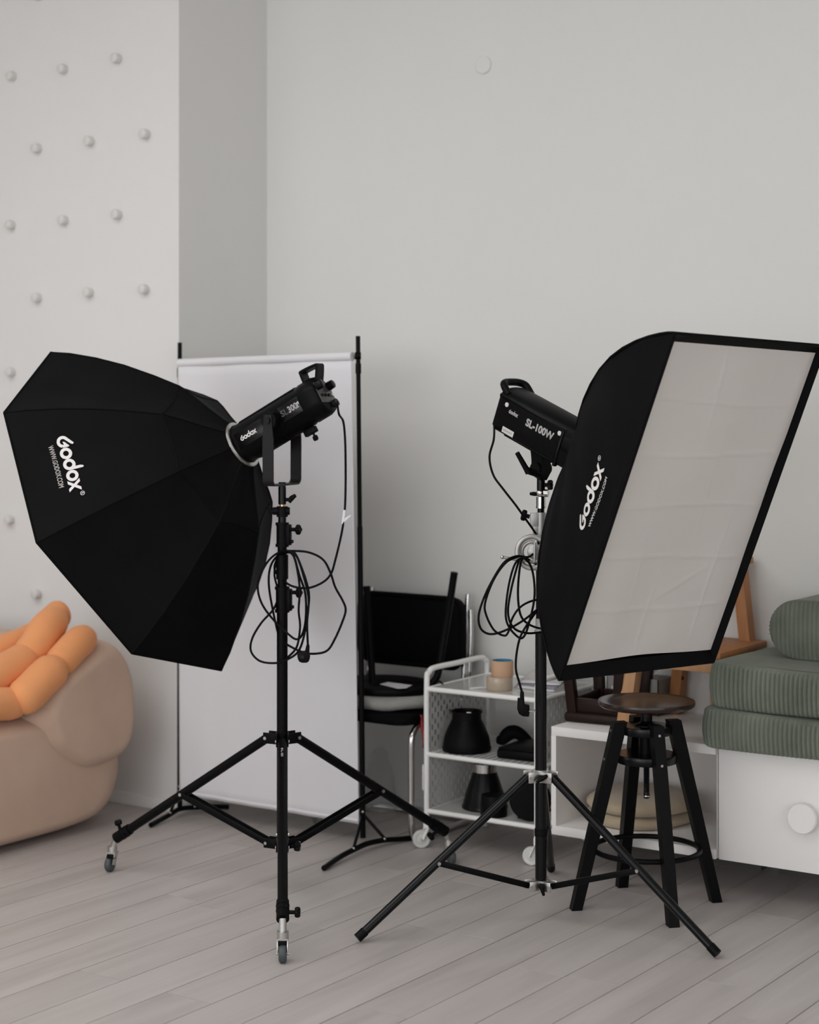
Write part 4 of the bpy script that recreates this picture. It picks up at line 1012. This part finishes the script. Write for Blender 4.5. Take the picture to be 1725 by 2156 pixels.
# rolls of tape on the top shelf
pt = at_Z(1052, 1452, ZT + .0045); pt = V((pt.x, pt.y, ZT + .0045))
tp = thing('packing_tape_roll', pt, 'shiny tan packing tape roll under the masking tape on the cart', 'tape')
obj('tape', G().lathe(pt, UP, [(0, .030), (0, .0455), (.0015, .0465), (.046, .0465), (.048, .0455), (.048, .030)], 48, closed=True), PACK, tp, 40)
obj('core', G().lathe(pt + UP * .001, UP, [(0, .027), (0, .030), (.046, .030), (.046, .027)], 40, closed=True), KRAFT, tp, 40)
p2 = pt + UP * .0482 + RIGHT * .010 - FWD * .004
tp = thing('masking_tape_roll', p2, 'tan masking tape roll with blue core, on top of the packing tape', 'tape')
obj('tape', G().lathe(p2, UP, [(0, .0355), (0, .0380), (.001, .0388), (.054, .0388), (.055, .038), (.055, .0355)], 48, closed=True), KRAFT, tp, 40)
obj('core', G().lathe(p2 + UP * .0005, UP, [(0, .0335), (0, .0355), (.0552, .0355), (.0552, .0335)], 40, closed=True), BLUEIN, tp, 40)['label'] = 'blue inner core'
# sheets in plastic sleeves, sloping up at the right of the cart top
sh_ = [(0, .02, PAPER, 'bottom white sheet of the loose stack at the right of the cart top'),
       (1, -.07, PAPERG, 'grey-blue printed sheet in the stack on the cart top'),
       (2, .10, PAPER, 'white sheet just under the clear sleeve in the stack on the cart'),
       (3, -.02, CLEARPL, 'clear plastic sleeve topmost in the stack on the cart')]
for i, rot, m_, lab in sh_:
    R = Matrix.Rotation(.26, 3, 'X') @ Matrix.Rotation(rot, 3, 'Z')
    def f_(a, b): return V((-3.262 + .010 * (i % 2), 5.628 + .012 * i, ZT + .0335 + .0085 * i)) + R @ V(((a - .5) * .16, (b - .5) * .19, .0016 * sin(a * 6) + .0016 * sin(b * 7)))
    o = obj('paper_sheet', G().grid(f_, 10, 10), m_, None, 80); tag(o, lab, 'paper', 'sheets on the cart top')
    o.modifiers.new('thickness', 'SOLIDIFY').thickness = .0012
sc_ = G(); q0 = at_Z(990, 1450, ZT + .0045); sc_.tube(spline([q0, q0 + V((.03, .012, .004)), q0 + V((.06, .045, .002)), q0 + V((.10, .06, .004))], 5), .0035, 8)
tag(obj('white_cable', sc_, PLASTW, None, 60), 'short white strip lying on the cart top left of the tape', 'strip')
# black and red item hanging beside the cart
hb = thing('hanging_pouch', (-3.648, 5.47, .30), 'narrow black pouch with red edge hanging between chair and cart', 'pouch')
obj('pouch', G().box((-3.641, 5.470, .43), (.022, .085, .19), Matrix.Rotation(.06, 3, 'Y'), .008), BLKFAB, hb)
obj('red_edge', G().tube([V((-3.664, 5.435, .455)), V((-3.655, 5.430, .40)), V((-3.640, 5.428, .33)), V((-3.636, 5.428, .305))], [.006, .006, .005, .004], 10), RED, hb)['label'] = 'red edge'
obj('hook', G().tube(spline([V((-3.643, 5.47, .51)), V((-3.643, 5.47, .55)), V((-3.628, 5.47, .5728)), V((CX0, 5.47, .5745)), V((-3.594, 5.47, .565))], 5), .003, 8), BLKMET, hb)

# ================================================================ CABINETS
YFc, ZB0, ZT0, TH = 5.33, .130, .490, .030
XS0, XS1, XD1, XD2 = -3.070, -2.475, -1.870, -1.265
shelf = thing('shelf_cabinet', ((XS0 + XS1) / 2, 5.58, 0), 'low white open shelf cabinet along the back wall behind the bar stool', 'cabinet')
yb = YB - .004; ymid = (YFc + yb) / 2; dep = yb - YFc
obj('top_board', G().box(((XS0 + XS1) / 2, ymid, ZT0 - TH / 2), (XS1 - XS0, dep, TH), None, .0015), CABW, shelf)
obj('bottom_board', G().box(((XS0 + XS1) / 2, ymid, ZB0 + TH / 2), (XS1 - XS0, dep, TH), None, .0015), CABW, shelf)
for x, w_, o_ in ((XS0 + .009, .018, 0), (XS1 - .002, .004, .02)): obj('side_panel', G().box((x, ymid + o_ / 2, (ZB0 + ZT0) / 2), (w_, dep - o_, ZT0 - ZB0 - 2 * TH)), CABW, shelf)
obj('back_panel', G().box(((XS0 + XS1) / 2, yb - .004, (ZB0 + ZT0) / 2), (XS1 - XS0 - .036, .006, ZT0 - ZB0 - 2 * TH)), CABW, shelf)
obj('shade_plinth', G().box(((XS0 + XS1) / 2, yb - .05, ZB0 / 2), (XS1 - XS0 - .06, .05, ZB0)), PLINTH_SHADE, shelf)  # added support, coloured like the shade under the shelf
for X0, X1, lab in ((XS1 + .002, XD1, 'low white drawer cabinet with round white knob under the green cushions'),):
    dr = thing('drawer_cabinet', ((X0 + X1) / 2, 5.58, 0), lab, 'cabinet')
    obj('body', G().box(((X0 + X1) / 2, ymid + .010, (ZB0 + ZT0) / 2), (X1 - X0, dep - .020, ZT0 - ZB0), None, .0015), CABW, dr)
    d = obj('door', G().box(((X0 + X1) / 2 + .004, YFc + .0095, (ZB0 + ZT0) / 2), (X1 - X0 - .010, .017, ZT0 - ZB0 - .004), None, .002), CABW, dr)
    kc = at_Y(1697, 1720, YFc); kc = V((kc.x, YFc, kc.z))
    obj('knob', G().lathe(kc, (0, -1, 0), [(0, .024), (.016, .026), (.018, .044), (.022, .0465), (.032, .0465), (.036, .044), (.0365, .002)], 48), CABW, d, 30)
    obj('shade_plinth', G().box(((X0 + X1) / 2, yb - .05, ZB0 / 2), (X1 - X0 - .06, .05, ZB0)), PLINTH_SHADE, dr)  # added support here too, with the under-cabinet shade in its colour
# round beige cushions inside the open shelf
for k, (r, h, zz, dx, lab) in enumerate(((.178, .043, ZB0 + TH, .0, 'lower beige round fleece cushion of the pair in the white shelf'),
                                         (.175, .048, ZB0 + TH + .0425, .006, 'upper beige round fleece cushion of the pair in the white shelf'))):
    c = V((-2.868 + dx, 5.578, zz + .0005)); secs = []
    for q, s in ((0, .88), (.12, .97), (.35, 1.02), (.6, 1.02), (.82, .96), (.95, .85), (1.0, .62), (.96, .3), (.93, .02)):
        secs.append([c + V((r * s * cos(t) * (1 + .02 * sin(5 * t + k)), r * 1.08 * s * sin(t) * (1 + .02 * sin(4 * t)), h * q * (1 + (.05 * sin(3 * t + 2 * k) if 0 < q < 1.1 and s < 1.0 and q > .2 else 0)))) for t in [2 * pi * i / 56 for i in range(56)]])
    tag(obj('round_cushion', G().loft(secs), BEIGE, None, 80), lab, 'cushion', 'beige cushions in the shelf')

# ================================================================ GREEN CORDUROY CUSHIONS
PER = .0150
def slab(x0, x1, y0, y1, z0, z1, rc, fil=.018, amp=.0048):
    per = []
    # outline from the back left round the front left corner to the right
    step = PER / 7
    segs = [('l', V((x0, y1, 0)), V((x0, y0 + rc, 0)), V((-1, 0, 0)), V((-1, 0, 0))), ('a',), ('l', V((x0 + rc, y0, 0)), V((x1, y0, 0)), V((0, -1, 0)), V((0, -1, 0)))]
    pts = []; n = int((y1 - y0 - rc) / step)
    for i in range(n): pts.append((V((x0, y1 - (y1 - y0 - rc) * i / n, 0)), V((-1, 0, 0))))
    n = int(rc * pi / 2 / step)
    for i in range(n):
        a = pi + pi / 2 * i / n; d = V((cos(a), sin(a), 0)); pts.append((V((x0 + rc, y0 + rc, 0)) + d * rc, d))
    n = int((x1 - x0 - rc) / step)
    for i in range(n + 1): pts.append((V((x0 + rc + (x1 - x0 - rc) * i / n, y0, 0)), V((0, -1, 0))))
    back = [(V((x1, y1, 0)), V((1, 1, 0)) * .5)]
    allp = pts + back; L = 0; arc = [0]
    for (p, _), (q, _) in zip(allp, allp[1:]): L += (q - p).length; arc.append(L)
    H_ = z1 - z0; rows = []
    prof = [(.045, 0, .0), (.03, 0, .2)] + [(fil * (1 - sin(t)), fil * (1 - cos(t)), .5 + .5 * sin(t)) for t in [radians(a) for a in (20, 45, 70, 90)]]
    mids = [(0 - .006 * sin(pi * f), fil + (H_ - 2 * fil) * f, 1) for f in (.2, .4, .6, .8)]
    prof = prof + mids + [(i_, H_ - h_, w_) for i_, h_, w_ in prof[::-1]]
    secs = []
    for ins, h, w in prof:
        sec = []
        for (p, d), a in zip(allp, arc):
            rip = amp * w * (abs(cos(pi * a / PER)) * 2 - 1)
            sec.append(p - d * (ins - rip) + UP * (z0 + h + .003 * sin(a * 7 + h * 30) * w + (.006 * sin(a * 5) if h > H_ * .9 else 0)))
        secs.append(sec)
    return G().loft(secs)
mats = [(-2.500, -1.70, 5.268, 5.80, ZT0 + .001, .612, .055, 'bottom green corduroy mat of the stack on the white cabinets'),
        (-2.488, -1.70, 5.292, 5.80, .614, .750, .060, 'thick green corduroy mat in the middle of the stack')]
for x0_, x1_, y0_, y1_, z0_, z1_, rc, lab in mats:
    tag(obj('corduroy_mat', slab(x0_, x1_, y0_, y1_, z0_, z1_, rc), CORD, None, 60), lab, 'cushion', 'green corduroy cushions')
# bolster: rounded left end, ribbed front
bx0, bx1, by0, by1, bz0, bz1 = -2.376, -1.75, 5.53, 5.80, .754, .942
rB = (bz1 - bz0) / 2; out = []
nb = 60
for i in range(nb + 1): a = -pi / 2 - pi * i / nb; out.append((bx0 + rB * 1.05 + rB * 1.05 * cos(a), (bz0 + bz1) / 2 + rB * sin(a)))
out += [(bx1, bz1), (bx1, bz0)]
g = G(); secs = []
for y, s in ((by1, .97), (by1 - .02, 1), ((by0 + by1) / 2, 1), (by0 + .012, 1.0), (by0 + .004, 1.012), (by0 - .003, 1.012), (by0 - .005, .985)):
    cxb = (bx0 + bx1) / 2; czb = (bz0 + bz1) / 2; sec = []
    for i, (a, b) in enumerate(out):
        rp = .0022 * cos(i * 2 * pi / 2.6)
        nx = (a - (bx0 + rB)) if a < bx0 + rB else 0
        sec.append(V((a + rp * (nx / rB if nx else 0) + (s - 1) * (nx if nx else 0), y, czb + (b - czb) * s)))
    secs.append(sec)
g.loft(secs)
ff = G(); n = int((bx1 - bx0 - .02) / (PER / 6))
def col_(i, t):
    x = bx0 + .010 + (bx1 - bx0 - .02) * i / n
    cxl = bx0 + rB * 1.05; q = (cxl - x) / (rB * 1.05)
    hh = rB * sqrt(max(.0, 1 - q * q)) if q > 0 else rB
    hh *= .965; z = (bz0 + bz1) / 2 + hh * (2 * t - 1)
    return V((x, by0 - .006 - .010 * (1 - (2 * t - 1) ** 4) - .0062 * abs(cos(pi * x / PER)), z))
ff.grid(lambda a, b: col_(round(a * n), b), n, 12); g.add(ff.v, ff.f)
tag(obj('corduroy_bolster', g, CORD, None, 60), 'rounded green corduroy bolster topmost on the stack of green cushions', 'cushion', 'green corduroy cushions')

# ================================================================ DARK STOOL UPSIDE DOWN ON THE SHELF
ds = thing('wooden_stool', (-2.985, 5.58, ZT0), 'dark brown wooden stool turned upside down on the white shelf', 'stool')
RZ = Matrix.Rotation(.09, 3, 'Z'); dc = V((-2.984, 5.575, ZT0)); SW, SD = .1075, .140
def dsp(x, y, z): return dc + RZ @ V((x, y, z))
obj('seat', G().box(dsp(0, 0, .0175), (SW * 2, SD * 2, .034), RZ, .012, 3), DKWOOD, ds)
ins = .026; cor = [(sx * (SW - ins), sy * (SD - ins), sx, sy) for sx, sy in ((-1, -1), (1, -1), (1, 1), (-1, 1))]
for x, y, sx, sy in cor:
    obj('leg', G().bar(dsp(x, y, .034), dsp(x + sx * .022, y + sy * .022, .285), .034, .034, RZ @ V((1, 0, 0)), .003), DKWOOD, ds)
for (x, y, _, _), (x2, y2, _, _) in zip(cor, cor[1:] + cor[:1]):
    obj('apron', G().box(dsp((x + x2) / 2, (y + y2) / 2, .058), (abs(x2 - x) + .014, abs(y2 - y) + .014, .046), RZ, .002), DKWOOD, ds)

# ================================================================ PINE STEP STOOL
ps = thing('step_stool', (-2.70, 5.63, ZT0), 'pine step stool standing on the white shelf behind the softbox', 'step stool')
zs, zt2 = .755, 1.035
def pleg(x0, y0, x1, y1, z1, w=.045, m_=PINE, t=.024): return obj('leg', G().bar((x0, y0, ZT0 + .0005), (x1, y1, z1), t, w, (0, 1, 0), .002), m_, ps)
pleg(-2.862, 5.462, -2.832, 5.478, zs - .012, .046, PINE, .046)
pleg(-2.520, 5.462, -2.532, 5.478, zs - .012, .046, PINE, .046)
pleg(-2.838, 5.790, -2.770, 5.770, zt2 - .012, .050, PINED, .040)
pleg(-2.540, 5.790, -2.590, 5.770, zt2 - .012, .050, PINED, .040)
obj('lower_step', G().box((-2.683, 5.62, zs), (.356, .375, .022), None, .003), PINED, ps)
obj('upper_step', G().box((-2.68, 5.735, zt2), (.245, .16, .022), None, .003), PINED, ps)
obj('front_rail', G().box((-2.683, 5.452, zs - .034), (.330, .020, .046), None, .002), PINE, ps)
obj('rear_rail', G().box((-2.69, 5.786, zs - .07), (.26, .018, .045), None, .002), PINED, ps)
obj('knot', G().lathe(at_Y(1437, 1427, 5.765) + V((0, -.003, 0)), (0, -1, 0), [(0, .008), (.001, .006), (.0011, .001)], 16), DKWOOD, ps)

# plastic crate of sheets on the shelf behind the stand
cr_ = thing('plastic_crate', (-3.0, 5.72, ZT0), 'grey slotted plastic crate on the left end of the white shelf', 'crate')
kx0, kx1, ky0, ky1, kz = -3.060, -2.86, 5.700, 5.812, .615
g = G()
for a, b, c, d in ((kx0, kx1, ky0, ky0 + .003), (kx0, kx1, ky1 - .003, ky1), (kx0, kx0 + .003, ky0, ky1), (kx1 - .003, kx1, ky0, ky1)): g.box(((a + b) / 2, (c + d) / 2, (ZT0 + kz) / 2 + .001), (b - a, d - c, kz - ZT0 - .002))
g.box(((kx0 + kx1) / 2, (ky0 + ky1) / 2, ZT0 + .003), (kx1 - kx0, ky1 - ky0, .004))
obj('tub', g, GREYPL, cr_)
sl = G()
for k in range(6): sl.box((kx0 + .022 + k * .028, ky0 - .0006, kz - .045), (.006, .001, .020))
obj('slot', sl, PAPER, cr_)
cv = G()
def cvp(a, b): return V((kx0 + .005 + a * .17, ky0 + .004 + b * .10, kz + .012 + .085 * b * (1 - .35 * a) + .008 * sin(a * 9 + b * 4)))
cv.grid(cvp, 12, 8); o = obj('plastic_sleeve', cv, CLEARPL, None, 80); o.modifiers.new('thickness', 'SOLIDIFY').thickness = .002
tag(o, 'crumpled clear plastic sleeve piled on the grey crate', 'plastic sleeve')

# ================================================================ BAR STOOL
SCX, SCY = -2.628, 5.157
stool = thing('bar_stool', (SCX, SCY, 0), 'black industrial bar stool with round dark wooden screw seat', 'stool')
c0 = V((SCX, SCY, 0))
obj('seat', G().lathe(c0, UP, [(.618, .05), (.6165, .110), (.622, .142), (.629, .1505), (.637, .1515), (.642, .1500), (.6425, .147), (.636, .120), (.631, .08), (.629, .04), (.6285, .001)], 72), SEATWD, stool, 60)
obj('spindle', G().lathe(c0, UP, [(.552, .012), (.552, .040), (.558, .042), (.566, .040), (.572, .022), (.578, .018), (.612, .018), (.617, .045), (.618, .001)], 32), BLKGLOSS, stool, 30)
th = [(.336, .001), (.336, .0088), (.344, .0105), (.352, .0095)]
for k in range(20): th += [(.356 + k * .0065, .0082), (.3592 + k * .0065, .0100)]
th += [(.50, .009), (.55, .009)]
obj('threaded_rod', G().lathe(c0, UP, th, 20), BLKGLOSS, stool, 20)
tipr = G().lathe(c0, UP, [(.341, .0108), (.343, .0112), (.345, .0108)], 20); obj('rod_tip', tipr, CHROME, stool)
obj('upper_ring', G().lathe(c0, UP, [(.538, .02), (.538, .079), (.540, .080), (.562, .080), (.564, .079), (.564, .02)], 44, closed=True), BLKGLOSS, stool, 30)
obj('lower_ring', G().lathe(c0, UP, [(.450, .02), (.450, .094), (.452, .095), (.474, .095), (.476, .094), (.476, .02)], 44, closed=True), BLKGLOSS, stool, 30)
obj('hub', G().lathe(c0, UP, [(.46, .024), (.55, .024), (.552, .02)], 24), BLKMET, stool, 30)
fp = [V((-.233, -.2275 + .0, 0))]
base_dirs = []
for lx, ly in (((.514 - .74), (5.697 - 5.74)), ((.79 - .74), (5.518 - 5.74)), ((.966 - .74), (5.788 - 5.74)), ((.69 - .74), (5.956 - 5.74))):
    d = RIGHT * lx + FWD * ly; base_dirs.append(d.normalized())
for d in base_dirs:
    t = V((-d.y, d.x, 0))
    p0, p1 = c0 + d * .229, c0 + d * .088 + UP * .578
    g = G(); secs = []
    for k, (p, w, h) in enumerate(((p0, .0165, .0165), (p0.lerp(p1, .5), .0175, .019), (p1, .0175, .021))):
        out_ = d * h; z_ = 0
        secs.append([p + t * w + out_, p - t * w + out_, p - t * w - out_, p + t * w - out_])
    g.loft(secs); leg = obj('leg', g, BLKWD, stool)
    ft = G(); ft.box(c0 + d * .2285 + UP * .0015, (.030, .030, .0029), Matrix.Rotation(atan2(d.y, d.x), 3, 'Z')); obj('foot_pad', ft, PLASTW, leg)
    for z_ in (.551, .463):
        q = p0.lerp(p1, z_ / .578) + d * .0205; obj('screw', G().cyl(q, q + d * .002, .0042, n=12), SILVER, leg)
fr_ = [c0 + V((.1655 * cos(a), .1655 * sin(a), .178)) for a in [2 * pi * k / 72 for k in range(72)]]
obj('footrest_ring', G().tube(fr_, .0085, 12, closed=True), BLKMET, stool, 60)

# ================================================================ LIGHT AND CAMERA
def area(name, loc, rot, sx, sy, e, col):
    l = bpy.data.lights.new(name, 'AREA'); l.shape = 'RECTANGLE'; l.size = sx; l.size_y = sy; l.energy = e; l.color = col
    o = bpy.data.objects.new(name, l); COL.objects.link(o); o.location = loc; o.rotation_euler = rot; return o
area('daylight_side_window', (XW - .16, -3.05, 1.8), (0, radians(-90), 0), 2.4, 4.5, 66, (.955, .98, 1.0))
area('daylight_front_window_left', (-6.8, YF - .16, 1.85), (radians(90), 0, 0), 3.6, 2.9, 36, (.965, .985, 1.0))
area('daylight_front_window_middle', (-3.0, YF - .16, 1.85), (radians(90), 0, 0), 3.6, 2.9, 145, (.965, .985, 1.0))
area('daylight_front_window_right', (.8, YF - .16, 1.85), (radians(90), 0, 0), 3.6, 2.9, 92, (.965, .985, 1.0))
area('daylight_right_window', (XR + .16, -.8, 1.9), (0, radians(90), 0), 2.8, 6.8, 112, (.965, .985, 1.0))
area('ceiling_lamp', (-4.0, 1.8, H - .02), (0, 0, 0), 5, 3, 112, (1.0, .995, .985))
w = bpy.data.worlds.new('World'); SC.world = w; w.use_nodes = True
w.node_tree.nodes['Background'].inputs[0].default_value = (.9, .95, 1, 1); w.node_tree.nodes['Background'].inputs[1].default_value = .3
cd = bpy.data.cameras.new('camera'); cam = bpy.data.objects.new('camera', cd); COL.objects.link(cam); SC.camera = cam
cam.location = EYEP; cam.rotation_euler = (radians(90), 0, atan2(SA, CA))
cd.sensor_width = 36; cd.sensor_fit = 'AUTO'; cd.lens = FPX / 2156 * 36; cd.shift_x = 0.0; cd.shift_y = -(1078 - HZ) / 2156
cd.clip_end = 60
cd.dof.use_dof = True; cd.dof.focus_distance = 5.4; cd.dof.aperture_fstop = 2.3
SC.view_settings.view_transform = 'Standard'; SC.view_settings.look = 'None'; SC.view_settings.gamma = 1; SC.view_settings.exposure = -0.06
SC.view_settings.use_curve_mapping = False
SC.cycles.max_bounces = 8; SC.cycles.diffuse_bounces = 6; SC.cycles.use_adaptive_sampling = True; SC.cycles.adaptive_threshold = .06; SC.cycles.adaptive_min_samples = 16; SC.cycles.use_denoising = True
